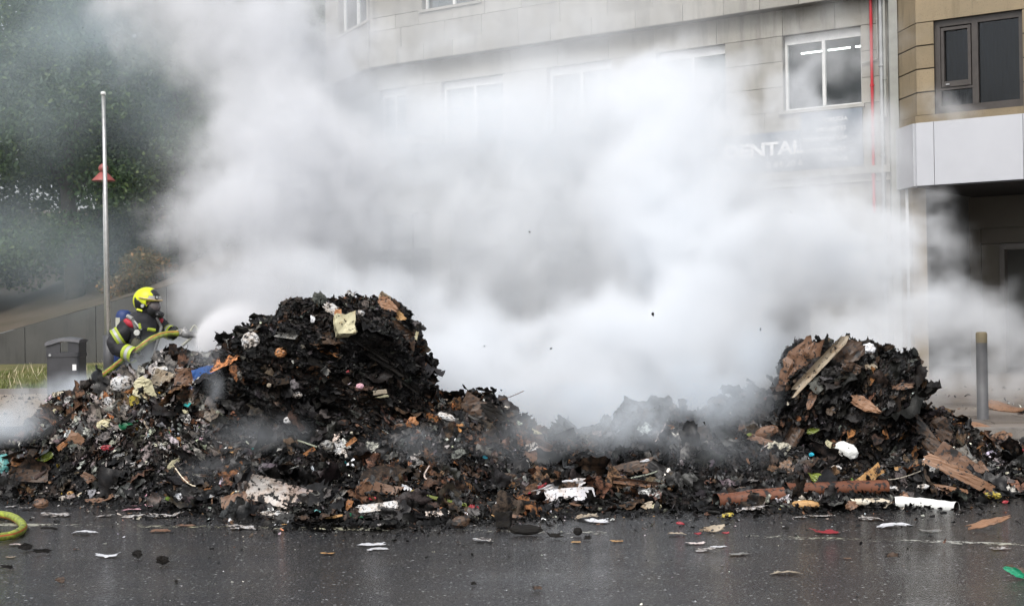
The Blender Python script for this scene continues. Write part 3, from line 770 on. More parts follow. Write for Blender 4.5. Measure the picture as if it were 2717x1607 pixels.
for sx, x0, x1 in ((-1, -.27, -.04), (1, .09, .27)):
    mb = MB(); mb.box((x0, -.22, zt_ - .262), (x1, -.185, zt_ - .085)); mb.build('hood_side', BIN, bn)
for x0, x1 in ((-.27, -.235), (.235, .27)):
    mb = MB(); mb.box((x0, -.18, zt_ - .262), (x1, .22, zt_ - .085)); mb.build('hood_side', BIN, bn)
mb = MB(); secs = []
for k in range(17):
    u = -1 + 2 * k / 16; z = zt_ - .005 - .035 * u * u - .035 * max(0, -u) ; x = u * .29; th_ = .045 + .02 * max(0, 1 - abs(u + .6) * 1.5)
    secs.append([(x, -.25, z - th_ - .02), (x, .24, z - th_), (x, .24, z - .02), (x, .1, z), (x, -.1, z), (x, -.24, z - .02)])
loft(mb, secs); mb.build('hood', M('grey_lid_plastic', (.10, .10, .11), (.07, .07, .075), 3, .4), bn)
mb = MB(); mb.box((.17, -.247, zt_ - .56), (.235, -.2415, zt_ - .46)); mb.build('sticker', SIGNW, bn)
mb = MB(); mb.tube([(-.2, -.252, zt_ - .30), (-.2, -.262, zt_ - .30)], .022, 12); mb.build('lock', STEEL, bn)

# bollard
g_ = G(2608, 1116, .12)
bo = empty('bollard', (g_.x, g_.y, .12)); tag(bo, 'slim grey metal bollard with yellowish band on the pavement at right', 'bollard')
zt2 = P(2603, 880, g_.y).z - .12
mb = MB(); lathe(mb, (0, 0, 0), [(.10, 0), (.10, .012), (.072, .02), (.070, zt2 - .14)], 24); mb.build('post', M('grey_bollard_metal', (.075, .075, .077), (.055, .055, .058), 5, .6, metal=.0), bo, smooth=True)
mb = MB(); lathe(mb, (0, 0, zt2 - .14), [(.0715, 0), (.0715, .115), (.063, .135), (.04, .14), (.001, .14)], 24); mb.build('top_band', M('aged_yellow_band', (.15, .12, .07), (.12, .10, .06), 6, .7), bo, smooth=True)
# ------------------------------------------------------------------ burnt heap
_H = np.random.RandomState(77).rand(4096)
def _h3(i, j, k):
    return _H[((i * 73856093) ^ (j * 19349663) ^ (k * 83492791)) & 4095]
def vnoise(p):
    q = np.floor(p).astype(np.int64); f = p - q; f = f * f * (3 - 2 * f)
    r = 0
    for a in (0, 1):
        for b in (0, 1):
            for c in (0, 1):
                wgt = (f[:, 0] if a else 1 - f[:, 0]) * (f[:, 1] if b else 1 - f[:, 1]) * (f[:, 2] if c else 1 - f[:, 2])
                r = r + wgt * _h3(q[:, 0] + a, q[:, 1] + b, q[:, 2] + c)
    return r * 2 - 1
def fbm(p, o=4, g=.5):
    r = 0; a = 1.0; s = 0
    for i in range(o): r = r + a * vnoise(p * (2.03 ** i) + i * 17.3); s += a; a *= g
    return r / s
DC = 13.7
crest = [(-700, 1210), (-250, 1210), (0, 1205), (70, 1185), (105, 1130), (130, 1065), (170, 1038), (260, 1022), (350, 990), (420, 968), (500, 962), (560, 968), (640, 1010), (1100, 1030), (1200, 1052), (1285, 1062),
         (1340, 1100), (1390, 1148), (1440, 1148), (1500, 1140), (1570, 1150), (1650, 1110), (1780, 1090), (1950, 1060), (2080, 1040), (2420, 1110), (2500, 1105), (2560, 1165), (2640, 1185), (2720, 1200), (2900, 1230), (3300, 1270)]
cX = np.array([(x - 1358.5) / FPX * DC for x, y in crest]); cZ = np.array([max(.02, 1.6 - (y - hor(x)) / FPX * DC) for x, y in crest])
front = [(-700, 1310), (0, 1318), (300, 1335), (560, 1362), (760, 1392), (1100, 1392), (1400, 1372), (1700, 1352), (1900, 1356), (2300, 1352), (2500, 1340), (2717, 1312), (3300, 1300)]
fP = [G(x, y) for x, y in front]; fX = np.array([p.x for p in fP]); fY = np.array([p.y for p in fP])
def heap_z(x, y):
    H = np.interp(x, cX, cZ); yf = np.interp(x, fX, fY)
    u = np.clip((y - yf) / (DC - yf), 0, 1)
    b = np.clip((y - DC) / 2.6, 0, 1)
    prof = np.where(y < DC, .10 * np.minimum(1, u * 5) + .90 * u ** 1.75, (1 - b) ** 1.3 * (1 + .0 * b))
    z = H * prof
    p = np.stack([x, y, np.zeros_like(x)], 1)
    n = fbm(p * 1.7, 5, .6) * .26 + (1 - np.abs(fbm(p * 3.3 + 9, 3))) * .18 - .15 + fbm(p * 7, 3, .6) * .11
    amp = np.clip(u * 2.2, 0.06, 1) * np.clip((1 - b) * 2, .05, 1) * np.clip(H * 2.2, .25, 1)
    return np.maximum(z + n * amp - .012 * (u < .02), -.02)
res = .035
gx = np.arange(-7.0, 7.6, res); gy = np.arange(11.0, 16.6, res)
XX, YY = np.meshgrid(gx, gy); ZZ = heap_z(XX.ravel(), YY.ravel()).reshape(XX.shape)
nx, ny = len(gx), len(gy)
idx = np.arange(nx * ny).reshape(ny, nx)
quads = np.stack([idx[:-1, :-1], idx[:-1, 1:], idx[1:, 1:], idx[1:, :-1]], -1).reshape(-1, 4)
Vv = np.stack([XX.ravel() + rs.normal(0, .008, nx * ny), YY.ravel() + rs.normal(0, .008, nx * ny), ZZ.ravel()], 1)
keep = (Vv[quads][:, :, 2].max(1) > .001); quads = quads[keep]
def np_mesh(name, V, F, m, parent=None, cols=None, smooth=False):
    me = bpy.data.meshes.new(name); k = F.shape[1]
    me.vertices.add(len(V)); me.vertices.foreach_set('co', V.astype(np.float32).ravel())
    me.loops.add(F.size); me.loops.foreach_set('vertex_index', F.astype(np.int32).ravel())
    me.polygons.add(len(F)); me.polygons.foreach_set('loop_start', np.arange(0, F.size, k, dtype=np.int32))
    if smooth: me.polygons.foreach_set('use_smooth', np.ones(len(F), bool))
    me.update()
    if cols is not None:
        at = me.color_attributes.new('Col', 'FLOAT_COLOR', 'POINT')
        c4 = np.ones((len(V), 4), np.float32); c4[:, :3] = cols; at.data.foreach_set('color', c4.ravel())
    me.materials.append(m)
    return link(name, me, None, parent)
def m_char(name='wet_charred_waste', layered=False):
    m, t, b, out = newmat(name); v = t.new('ShaderNodeTexCoord').outputs['Object']
    n = t.noise(v, 6, 6, .7); n2 = t.noise(v, 45, 4, .7); n3 = t.noise(v, 2.0, 4, .6)
    c = t.mix(t.ramp(n, [(.42, 0.), (.68, 1.)]), (.005, .005, .006), (.016, .015, .014))
    c = t.mix(t.math('MULTIPLY', t.ramp(n2, [(.6, 0.), (.72, 1.)]), .4), c, (.06, .058, .055))
    c = t.mix(t.math('MULTIPLY', t.ramp(n3, [(.48, 0.), (.60, 1.)]), .5), c, (.05, .032, .022))
    t.l.new(c, b.inputs['Base Color']); b.inputs['Specular IOR Level'].default_value = .25
    t.l.new(t.ramp(n2, [(.3, .25), (.7, .7)]), b.inputs['Roughness'])
    h = t.noise(v, 28, 5, .75); t.l.new(t.bump(h, .8, .03), b.inputs['Normal'])
    return m
CHAR = m_char()
heap = np_mesh('burnt_heap', Vv, quads, CHAR)
tag(heap, 'long low heap of wet charred waste spread across the road', 'burnt rubble', kind='stuff')

# bales: closed ragged bodies from their outline
def outline(tab, dep):
    return [((1.6 - (y - hor((a + b) / 2)) / FPX * dep), (a - 1358.5) / FPX * dep, (b - 1358.5) / FPX * dep) for y, a, b in tab]
def bale_body(tab, dep, ry, seed, tilt):
    tb = sorted(outline(tab, dep)); z_ = np.array([q[0] for q in tb]); l_ = np.array([q[1] for q in tb]); r_ = np.array([q[2] for q in tb])
    nz, na = 120, 220; zs = np.linspace(max(0, z_[0]), z_[-1], nz); th = np.linspace(0, 2 * PI, na, endpoint=False)
    V = []
    topz = z_[-1]
    for z in zs:
        a, b = np.interp(z, z_, l_), np.interp(z, z_, r_); cx, rx = (a + b) / 2, (b - a) / 2
        f = min(1, math.sqrt(max(.02, (topz - z) / .35 + .05)))
        c_, s_ = np.cos(th), np.sin(th); e = .72
        px_ = cx + rx * np.sign(c_) * np.abs(c_) ** e; py_ = dep + .15 + ry * f * np.sign(s_) * np.abs(s_) ** e
        V.append(np.stack([px_, py_, np.full(na, z)], 1))
    V = np.concatenate(V)
    cen = np.array([(l_.mean() + r_.mean()) / 2, dep + .15, .8])
    d = V - cen; d[:, 2] *= .4; d /= np.linalg.norm(d, axis=1)[:, None]
    ca, sa = math.cos(tilt), math.sin(tilt)
    s1 = V[:, 0] * ca + V[:, 2] * sa; s2 = -V[:, 0] * sa + V[:, 2] * ca
    bendx = (V[:, 0] - cen[0]); s2 = s2 + .25 * bendx ** 2 * (bendx > 0)
    lay = fbm(np.stack([s1 * 1.6, V[:, 1] * 1.6, s2 * 13], 1) + seed, 3, .6)
    lump = fbm(V * 2.6 + seed, 4, .6)
    fine = fbm(V * 13 + seed, 3, .6)
    rid = 1 - np.abs(fbm(V * np.array([1.9, 1.9, 2.6]) + seed * 3, 3, .5)) * 2.2
    V = V + d * (lay * .11 + lump * .13 + np.clip(rid, -1, 1) * .07 + fine * .05 - .055)[:, None]
    ix = np.arange(nz * na).reshape(nz, na)
    F = np.stack([ix[:-1], np.roll(ix[:-1], -1, 1), np.roll(ix[1:], -1, 1), ix[1:]], -1).reshape(-1, 4)
    top = ix[-1]; c = V[top].mean(0) + [0, 0, .02]; V = np.vstack([V, c])
    k = len(V) - 1; cap = np.stack([top, np.roll(top, -1), np.full(na, k), np.full(na, k)], -1)
    return V, F, cap
B1 = [(796, 915, 1010), (806, 860, 1040), (826, 728, 1062), (848, 690, 1082), (872, 648, 1100), (900, 618, 1118), (950, 580, 1126), (1000, 574, 1130), (1060, 570, 1136), (1120, 560, 1155), (1250, 530, 1230)]
B2 = [(910, 2180, 2300), (918, 2135, 2330), (930, 2100, 2352), (945, 2090, 2392), (980, 2082, 2424), (1030, 2075, 2434), (1080, 2060, 2420), (1120, 2045, 2446), (1180, 2020, 2480), (1290, 1980, 2530)]
bales = []
for nm, tab, dep, ry, seed, tilt, lb in (('waste_bale', B1, 13.35, .78, 3.0, -.35, 'large black bale of burnt compressed cardboard and paper beside the firefighter'),
                                         ('waste_bale', B2, 13.2, .6, 11.0, .75, 'smaller charred cardboard bale at the right with curled brown sheets on top')):
    V, F, cap = bale_body(tab, dep, ry, seed, tilt)
    e = empty(nm, (0, 0, 0)); tag(e, lb, 'waste bale', 'burnt bales of waste')
    o = np_mesh('charred_core', V, F, CHAR, e)
    cp = np_mesh('charred_top', V, cap[:, :3], CHAR, e)
    bales.append((e, V, F, tilt))

# surface lookup
def tri_bvh(V, F): return BVHTree.FromPolygons([tuple(v) for v in V], [tuple(int(i) for i in f) for f in F])
bvhs = [tri_bvh(Vv, quads)] + [tri_bvh(b[1], b[2]) for b in bales]
def surf(px, py, ground=True):
    r = ray(px, py); best = None
    for bv in bvhs:
        h = bv.ray_cast(CAM, r, 60)
        if h[0] is not None and (best is None or h[3] < best[2]): best = (h[0], h[1], h[3])
    if ground and r.z < -1e-3:
        t = -CAMZ / r.z
        if best is None or t < best[2]: best = (CAM + r * t, Vector((0, 0, 1)), t)
    if best is None:
        return P(px, py, 13.7), Vector((0, -1, .3)), 13.7
    n = best[1]
    if n.dot(r) > 0: n = -n
    return best[0], n, best[2]

# --- shards
def templates(n, kind, seed, nu=4, nv=3):
    r = np.random.RandomState(seed); T = []
    for _ in range(n):
        u = np.linspace(-.5, .5, nu); v = np.linspace(-.5, .5, nv); UU, VV_ = np.meshgrid(u, v, indexing='ij')
        jit = .075 if kind != 'sheet' else .06; cf = np.where((np.abs(UU) > .4) & (np.abs(VV_) > .4), r.uniform(.6, .95, UU.shape), 1.0); UU = UU * cf; VV_ = VV_ * cf
        U_ = UU + r.normal(0, jit, UU.shape); W_ = VV_ * r.uniform(.65, 1.1, (nu, 1)) + r.normal(0, jit, UU.shape)
        k1, k2 = r.normal(0, 1, 2)
        Z_ = k1 * .5 * UU ** 2 + k2 * .5 * VV_ ** 2 + r.normal(0, .10 if kind == 'sheet' else .2, UU.shape)
        if nu > 4:
            o_ = r.rand() * 60; q3 = np.stack([UU.ravel() * 3.2 + o_, VV_.ravel() * 3.2, UU.ravel() * 0 + 3], 1)
            Z_ = k1 * .35 * UU ** 2 + k2 * .35 * VV_ ** 2 + (np.abs(fbm(q3, 3, .6)).reshape(UU.shape) - .2) * .75
            ed = 1 + fbm(q3 * 2.1 + 9, 3, .7).reshape(UU.shape) * .5 * np.maximum(np.abs(UU), np.abs(VV_)) * 2
            U_ = UU * ed; W_ = VV_ * ed
        T.append(np.stack([U_, W_, Z_], -1).reshape(-1, 3))
    ix = np.arange(nu * nv).reshape(nu, nv)
    F = np.stack([ix[:-1, :-1], ix[1:, :-1], ix[1:, 1:], ix[:-1, 1:]], -1).reshape(-1, 4)
    return np.array(T), F
def sample_surface(V, F, n, r, mask=None):
    a, b, c = V[F[:, 0]], V[F[:, 1]], V[F[:, 2]]; d_ = V[F[:, 3]] if F.shape[1] == 4 else c
    nn = np.cross(c - a, d_ - b); ar = np.linalg.norm(nn, axis=1); nn = nn / (ar[:, None] + 1e-9)
    wt = ar.copy()
    if mask is not None: wt = wt * mask((a + c) / 2)
    i = r.choice(len(F), n, p=wt / wt.sum()); s, t = r.rand(n), r.rand(n)
    p = (a[i] * ((1 - s) * (1 - t))[:, None] + b[i] * (s * (1 - t))[:, None] + c[i] * (s * t)[:, None] + d_[i] * ((1 - s) * t)[:, None])
    return p, nn[i]
def vfield(p, k, s):
    return np.stack([fbm(p * k + s, 3, .55), fbm(p * k + s + 40, 3, .55), fbm(p * k + s + 90, 3, .55)], 1)
def shards(name, P_, N_, size, aspect, cols, m, T, F, r, tiltamt=.8, lift=.3, parent=None, align=None, label=None, cat=None, kind='stuff', fall=0, coh=1.0):
    n = len(P_)
    nrm = N_ + vfield(P_, 3.2, 5.0) * 2.4 * coh + r.normal(0, tiltamt * .6, (n, 3)); nrm /= np.linalg.norm(nrm, axis=1)[:, None]
    a = (vfield(P_, 1.4, 77.0) * np.array([3.0, 2.0, 2.0]) + np.array([.35, 0, .1]) + r.normal(0, .45, (n, 3))) if align is None else (np.array(align)[None] + vfield(P_, 1.8, 7.0) * .8 + r.normal(0, .3, (n, 3)))
    a -= nrm * (a * nrm).sum(1)[:, None]; a /= np.linalg.norm(a, axis=1)[:, None] + 1e-9
    b = np.cross(nrm, a); k = r.randint(len(T), size=n); t = T[k]
    L = size[:, None, None]
    V = P_[:, None, :] + (N_ * (size * lift)[:, None])[:, None, :] + t[:, :, :1] * a[:, None] * L + t[:, :, 1:2] * b[:, None] * L * aspect[:, None, None] + t[:, :, 2:3] * nrm[:, None] * L * .6
    m_ = T.shape[1]; FF = (F[None] + (np.arange(n) * m_)[:, None, None]).reshape(-1, 4)
    V = V.reshape(-1, 3)
    V[:, 2] = np.maximum(V[:, 2], .004)
    C = np.repeat(cols, m_, 0)
    o = np_mesh(name, V, FF, m, parent, C)
    if kind: o['kind'] = kind
    if label: o['label'] = label
    if cat: o['category'] = cat
    return o
def m_scrap(name, rough=.5, burn=.5, spec=.5, scale=26):
    m, t, b, out = newmat(name)
    v = t.new('ShaderNodeTexCoord').outputs['Object']; at = t.new('ShaderNodeAttribute', attribute_name='Col')
    n = t.noise(v, scale, 5, .7); g = t.noise(v, 90, 2, .6)
    st = t.noise(v, 55, 4, .7, dist=1.5)
    hv = t.new('ShaderNodeHueSaturation', ins={'Color': at.outputs['Color']}); t.l.new(t.ramp(st, [(.35, .45), (.62, 1.5)]), hv.inputs['Value'])
    c = t.mix(t.math('MULTIPLY', t.ramp(st, [(.60, 0.), (.70, 1.)]), .35), hv.outputs[0], (.09, .087, .083))
    c = t.mix(t.ramp(n, [(.60 - burn * .2, 0.), (.68 - burn * .12, 1.)]), c, (.008, .0075, .0075))
    t.l.new(c, b.inputs['Base Color']); b.inputs['Roughness'].default_value = rough; b.inputs['Specular IOR Level'].default_value = spec
    t.l.new(t.bump(g, .5, .006), b.inputs['Normal'])
    return m
S_CHAR = m_scrap('charred_flake', .48, .3, .2); S_CARD = m_scrap('scorched_cardboard', .6, .85, .2, 16); S_PAP = m_scrap('sooty_paper', .55, .75, .3, 24); S_PLA = m_scrap('melted_plastic', .3, .4, .5)
R1 = np.random.RandomState(8)
T_r, F_r = templates(30, 'rag', 1); T_s, F_s = templates(20, 'sheet', 2)
def ccol(base, n, r, var=.3):
    base = np.array(base, float); i = r.randint(len(base), size=n); c = base[i] * (1 + r.normal(0, var, (n, 1))).clip(.3, 2) * (1 + r.normal(0, .06, (n, 3)))
    return c.clip(.004, .9)
def vis(c):  # favour the side one can see
    return np.where(c[:, 1] < 14.2, 1.0, .25) * np.where((c[:, 0] > -5.6) & (c[:, 0] < 5.9), 1, .3)
def sz(n, lo, med, hi, r, s=.45): return np.exp(r.normal(math.log(med), s, n)).clip(lo, hi)
CH = [(.003, .003, .0035), (.004, .004, .004), (.006, .0055, .0055), (.008, .0075, .007), (.012, .011, .010), (.024, .022, .021), (.065, .062, .060)]
BR = [(.11, .062, .038), (.15, .08, .045), (.075, .05, .036), (.20, .105, .06), (.05, .036, .028), (.07, .045, .03), (.32, .14, .055)]
PA = [(.55, .54, .52), (.42, .40, .37), (.30, .28, .25), (.62, .57, .47), (.68, .68, .68), (.22, .2, .18)]
CO = [(.35, .02, .02), (.02, .12, .05), (.02, .09, .3), (.03, .3, .35), (.5, .3, .03), (.4, .12, .02), (.12, .2, .03), (.35, .2, .24)]
n = 72000; p, q = sample_surface(Vv, quads, n, R1, vis)
q[q[:, 2] < 0] *= -1
shards('charred_debris', p, q, sz(n, .010, .026, .075, R1, .55), R1.uniform(.1, .6, n), ccol(CH, n, R1), S_CHAR, T_r, F_r, R1, .9, .3, label='black wet scraps of burnt paper covering the heap', cat='debris')
n = 9000; p, q = sample_surface(Vv, quads, n, R1, vis); q[q[:, 2] < 0] *= -1
S_WET = m_scrap('wet_black_film', .22, .2, .5)
shards('wet_film_debris', p, q, sz(n, .014, .03, .12, R1, .6), R1.uniform(.12, .6, n), ccol(CH[2:], n, R1), S_WET, T_r, F_r, R1, .9, .4, label='glistening wet black film and ash in the heap', cat='debris')
T_b, F_b = templates(36, 'big', 5, 9, 7)
n = 3600; p, q = sample_surface(Vv, quads, n, R1, vis); q[q[:, 2] < 0] *= -1
shards('crumpled_sheets', p, q, sz(n, .06, .115, .33, R1, .45), R1.uniform(.25, .9, n), ccol(CH * 2 + CH[4:] + BR[:3] + [(.05, .045, .04), (.06, .04, .028), (.09, .085, .08)], n, R1), m_scrap('crumpled_burnt_sheet', .4, .75, .35, 12), T_b, F_b, R1, .7, .12, label='crumpled burnt sheets of paper and board half buried in the heap', cat='debris')
def wleft(c): return vis(c) * (c[:, 0] < -2.7) * np.clip((c[:, 2] - .15) * 4, .05, 2) * np.clip(fbm(c * 1.3 + 3, 3) * 3 + 1, .1, 2)
GRY = [(.22, .20, .18), (.14, .12, .11), (.3, .28, .25), (.10, .085, .075), (.4, .38, .35)]
n = 3600; p, q = sample_surface(Vv, quads, n, R1, wleft); q[q[:, 2] < 0] *= -1
S_FILM = m_scrap('sooty_plastic_film', .32, .75, .45, 18)
shards('plastic_film_debris', p, q, sz(n, .015, .04, .2, R1, .6), R1.uniform(.15, .8, n), ccol(GRY, n, R1), S_FILM, T_r, F_r, R1, .8, .4, label='grey brown sooty plastic film over the left part of the heap', cat='debris')
n = 60; p, q = sample_surface(Vv, quads, n, R1, wleft); q[q[:, 2] < 0] *= -1
shards('plastic_sheets', p, q, sz(n, .12, .2, .36, R1, .3), R1.uniform(.3, .8, n), ccol(GRY, n, R1), S_FILM, T_b, F_b, R1, .6, .15, label='rumpled grey plastic sheets over the left part of the heap', cat='debris')
n = 5600; 
def wl(c):
    g = fbm(c * 1.1 + 4, 3); return vis(c) * (np.clip(g * 3 + .7, .1, 3)) * (1 + 1.3 * (np.abs(c[:, 0] + .9) < .9) * (c[:, 2] > .3) + 1.2 * (c[:, 0] < -2.9) * (c[:, 2] > .5))
p, q = sample_surface(Vv, quads, n, R1, wl); q[q[:, 2] < 0] *= -1
shards('cardboard_debris', p, q, sz(n, .015, .042, .10, R1, .5), R1.uniform(.2, .8, n), ccol(BR, n, R1), S_CARD, T_s, F_s, R1, .6, .3, label='scorched brown cardboard scraps mixed through the heap', cat='debris')
n = 700; p, q = sample_surface(Vv, quads, n, R1, wl); q[q[:, 2] < 0] *= -1
shards('cardboard_sheets', p, q, sz(n, .07, .13, .34, R1, .45), R1.uniform(.3, .9, n), ccol(BR, n, R1) * .8, S_CARD, T_b, F_b, R1, .55, .2, label='larger bent and torn brown cardboard pieces stuck in the heap', cat='debris')
def wp(c):
    g = fbm(c * .9 + 31, 3); return vis(c) * np.clip(g * 3 + .6, .08, 3) * (1 + 5.0 * (c[:, 0] < -2.85) * (c[:, 2] > .35)) * np.where((c[:, 2] < .08), 1.5, 1)
n = 6500; p, q = sample_surface(Vv, quads, n, R1, wp); q[q[:, 2] < 0] *= -1
shards('paper_debris', p, q, sz(n, .010, .026, .15, R1, .65), R1.uniform(.2, .9, n), ccol(PA, n, R1), S_PAP, T_r, F_s, R1, .6, .35, label='sooty pale paper scraps scattered through the heap', cat='debris')
n = 340; p, q = sample_surface(Vv, quads, n, R1, wp); q[q[:, 2] < 0] *= -1
shards('paper_sheets', p, q, sz(n, .06, .10, .22, R1, .35), R1.uniform(.3, .9, n), ccol(PA, n, R1) * .85, S_PAP, T_b, F_b, R1, .6, .25, label='crumpled sooty off white paper sheets stuck in the heap', cat='debris')
n = 380; p, q = sample_surface(Vv, quads, n, R1, wp); q[q[:, 2] < 0] *= -1
shards('coloured_debris', p, q, sz(n, .012, .03, .09, R1, .45), R1.uniform(.3, 1.0, n), ccol(CO, n, R1, .2), S_PLA, T_s, F_s, R1, .6, .4, label='small bright bits of packaging in the heap', cat='debris')
# wet crumbs fringe on the asphalt before the heap
def fringe(n, spread, y_off=0.0):
    x = R1.uniform(-5.2, 5.2, n); yf = np.interp(x, fX, fY); y = yf - np.abs(R1.normal(0, spread, n)) + .15 + y_off
    return np.stack([x, y, np.full(n, .004)], 1), np.tile([0, 0, 1.0], (n, 1))
n = 5200; p, q = fringe(n, .26); shards('charred_crumbs', p, q, sz(n, .008, .026, .11, R1, .6), R1.uniform(.3, 1, n), ccol(CH[:4], n, R1), S_CHAR, T_r, F_r, R1, .35, .12, label='black crumbs washed onto the wet asphalt in front of the heap', cat='debris')
n = 420; p, q = fringe(n, .4); shards('pale_crumbs', p, q, sz(n, .008, .022, .07, R1, .6), R1.uniform(.3, 1, n), ccol(PA + BR, n, R1), S_PAP, T_s, F_s, R1, .3, .12, label='pale and brown crumbs on the wet asphalt before the heap', cat='debris')
x = R1.uniform(-4.5, 4.5, 500); y = R1.uniform(7.6, 10.8, 500); n = 500
p = np.stack([x, y, np.full(n, .003)], 1); shards('road_grit', p, np.tile([0, 0, 1.0], (n, 1)), sz(n, .004, .009, .03, R1, .5), R1.uniform(.4, 1, n), ccol(PA + CH, n, R1), S_PAP, T_s, F_s, R1, .25, .1, label='fine pale and black grit on the foreground asphalt', cat='debris')
n = 1500; xx = R1.uniform(-5.2, 5.2, n); yf_ = np.interp(xx, fX, fY); yy = yf_ - np.abs(R1.normal(0, .75, n)); p = np.stack([xx, yy, np.full(n, .003)], 1)
shards('wet_flecks', p, np.tile([0, 0, 1.0], (n, 1)), sz(n, .006, .014, .05, R1, .6), R1.uniform(.3, 1, n), ccol(CH[:5] + CH + PA[:3] + BR[:2], n, R1), S_PAP, T_r, F_r, R1, .3, .1, label='black and pale flecks strewn over the wet asphalt in front of the heap', cat='debris')
# on the path and pavement behind
n = 260; x = R1.uniform(4.2, 9, n); y = R1.uniform(17.4, 26, n); shards('pavement_litter', np.stack([x, y, np.full(n, .126)], 1), np.tile([0, 0, 1.0], (n, 1)), sz(n, .02, .05, .12, R1, .5), R1.uniform(.3, .8, n), ccol(BR + PA, n, R1), S_CARD, T_s, F_s, R1, .2, .1, label='small brown litter on the pavement by the bollard', cat='debris')
n = 300; x = R1.uniform(-11, -7.2, n); y = R1.uniform(21, 30.7, n); shards('path_litter', np.stack([x, y, np.full(n, .012)], 1), np.tile([0, 0, 1.0], (n, 1)), sz(n, .02, .05, .16, R1, .5), R1.uniform(.3, .8, n), ccol(CH + BR[2:3], n, R1), S_CARD, T_s, F_s, R1, .2, .1, label='dark litter and leaves on the worn path at left', cat='debris')
# bale flakes
for bi, (e, V, F, tilt) in enumerate(bales):
    f_ = lambda c: np.where(c[:, 1] < (13.9 if bi == 0 else 13.6), 1.0, .3)
    al = (math.cos(tilt), .1, math.sin(tilt))
    n = (30000, 19000)[bi]; p, q = sample_surface(V, F, n, R1, f_); cen = V.mean(0); sg_ = np.sign(((p - cen) * q).sum(1)); q = q * sg_[:, None]
    shards('charred_layers', p, q, sz(n, .010, .026, .075, R1, .55), R1.uniform(.1, .5, n), ccol(CH, n, R1), S_CHAR, T_r, F_r, R1, .55, .2, parent=e, align=al)
    n = (1100, 900)[bi]; p, q = sample_surface(V, F, n, R1, f_); q = q * np.sign(((p - cen) * q).sum(1))[:, None]
    shards('crumpled_layers', p, q, sz(n, .06, .10 if bi == 0 else .11, .24, R1, .4), R1.uniform(.2, .7, n), ccol(CH * 2 + CH[4:6] + BR[4:6], n, R1), S_CHAR, T_b, F_b, R1, .6, .05, parent=e, align=al)
    n = (1100, 500)[bi]; 
    g_ = lambda c: f_(c) * np.clip(fbm(c * 1.6 + 7, 3) * 4 + .5, .05, 3) * (1 + (2.5 if bi == 0 else 0) * (c[:, 0] > -1.6) * (c[:, 2] > 1.2))
    p, q = sample_surface(V, F, n, R1, g_); q = q * np.sign(((p - cen) * q).sum(1))[:, None]
    shards('scorched_layers', p, q, sz(n, .02, .05, .2, R1, .55), R1.uniform(.2, .7, n), ccol(BR, n, R1) * .7, S_CARD, T_s, F_s, R1, .5, .25, parent=e, align=al)
    n = (420, 120)[bi]; p, q = sample_surface(V, F, n, R1, g_); q = q * np.sign(((p - cen) * q).sum(1))[:, None]
    shards('paper_layers', p, q, sz(n, .012, .03, .1, R1, .5), R1.uniform(.3, .9, n), ccol(PA, n, R1) * .7, S_PAP, T_s, F_s, R1, .5, .3, parent=e, align=al)

# thin curled strips and wires
mbw = MB()
for k in range(50):
    i = R1.randint(len(Vv)); c = Vv[i]
    while not (c[2] > .05 and c[1] < 14 and -5.2 < c[0] < 5.4): i = R1.randint(len(Vv)); c = Vv[i]
    d0 = R1.normal(size=3) * np.array([1, .4, .12]); d0 /= np.linalg.norm(d0); L_ = R1.uniform(.06, .2); bd_ = R1.normal(size=3) * 1.1; pts = [tuple(c + np.array([0, 0, .02]) + d0 * L_ * t + bd_ * L_ * t * t * .6 + np.array([0, -.02, .03])) for t in np.linspace(0, 1, 8)]
    mbw.tube([(x, y, max(z, .01)) for x, y, z in pts], R1.uniform(.0025, .007), 5)
o = mbw.build('strip_debris', S_CHAR); 
tag(o, 'thin burnt strips and wires sticking out of the heap', 'debris', kind='stuff')
at_ = o.data.color_attributes.new('Col', 'FLOAT_COLOR', 'POINT'); nv_ = len(o.data.vertices); cc_ = np.ones((nv_, 4), np.float32); cc_[:, :3] = np.repeat(ccol(CH[3:] + PA[2:4] + BR[:2], nv_ // 40, R1), 40, 0)[:nv_]; at_.data.foreach_set('color', cc_.ravel())
for bi, (e, V, F, tilt) in enumerate(bales):
    al = (math.cos(tilt), .1, math.sin(tilt)); n = (90, 110)[bi]
    p, q = sample_surface(V, F, n, R1, lambda c: np.where(c[:, 1] < 13.7, 1.0, .15) * (c[:, 2] > .35) * (c[:, 2] < V[:, 2].max() - .3)); cen = V.mean(0); q = q * np.sign(((p - cen) * q).sum(1))[:, None]
    # plates lie along the layers with their edge out of the face
    up_ = np.array([-math.sin(tilt), 0, math.cos(tilt)]); q2 = q * .45 + up_[None] * .9; q2 /= np.linalg.norm(q2, axis=1)[:, None]
    for k in range(n):
        c3 = ccol(CH[2:6] if k % 6 else BR[2:], 1, R1); L_ = sz(1, .12, .2, .4, R1, .35)
        T1_ = T_b[R1.randint(len(T_b))][None]
        o = shards('charred_slab', p[k:k + 1], q2[k:k + 1], L_, np.array([R1.uniform(.35, .7)]), c3, S_CHAR if k % 6 else S_CARD, T1_, F_b, R1, .35, .02, parent=e, align=al, kind=None, coh=.25)

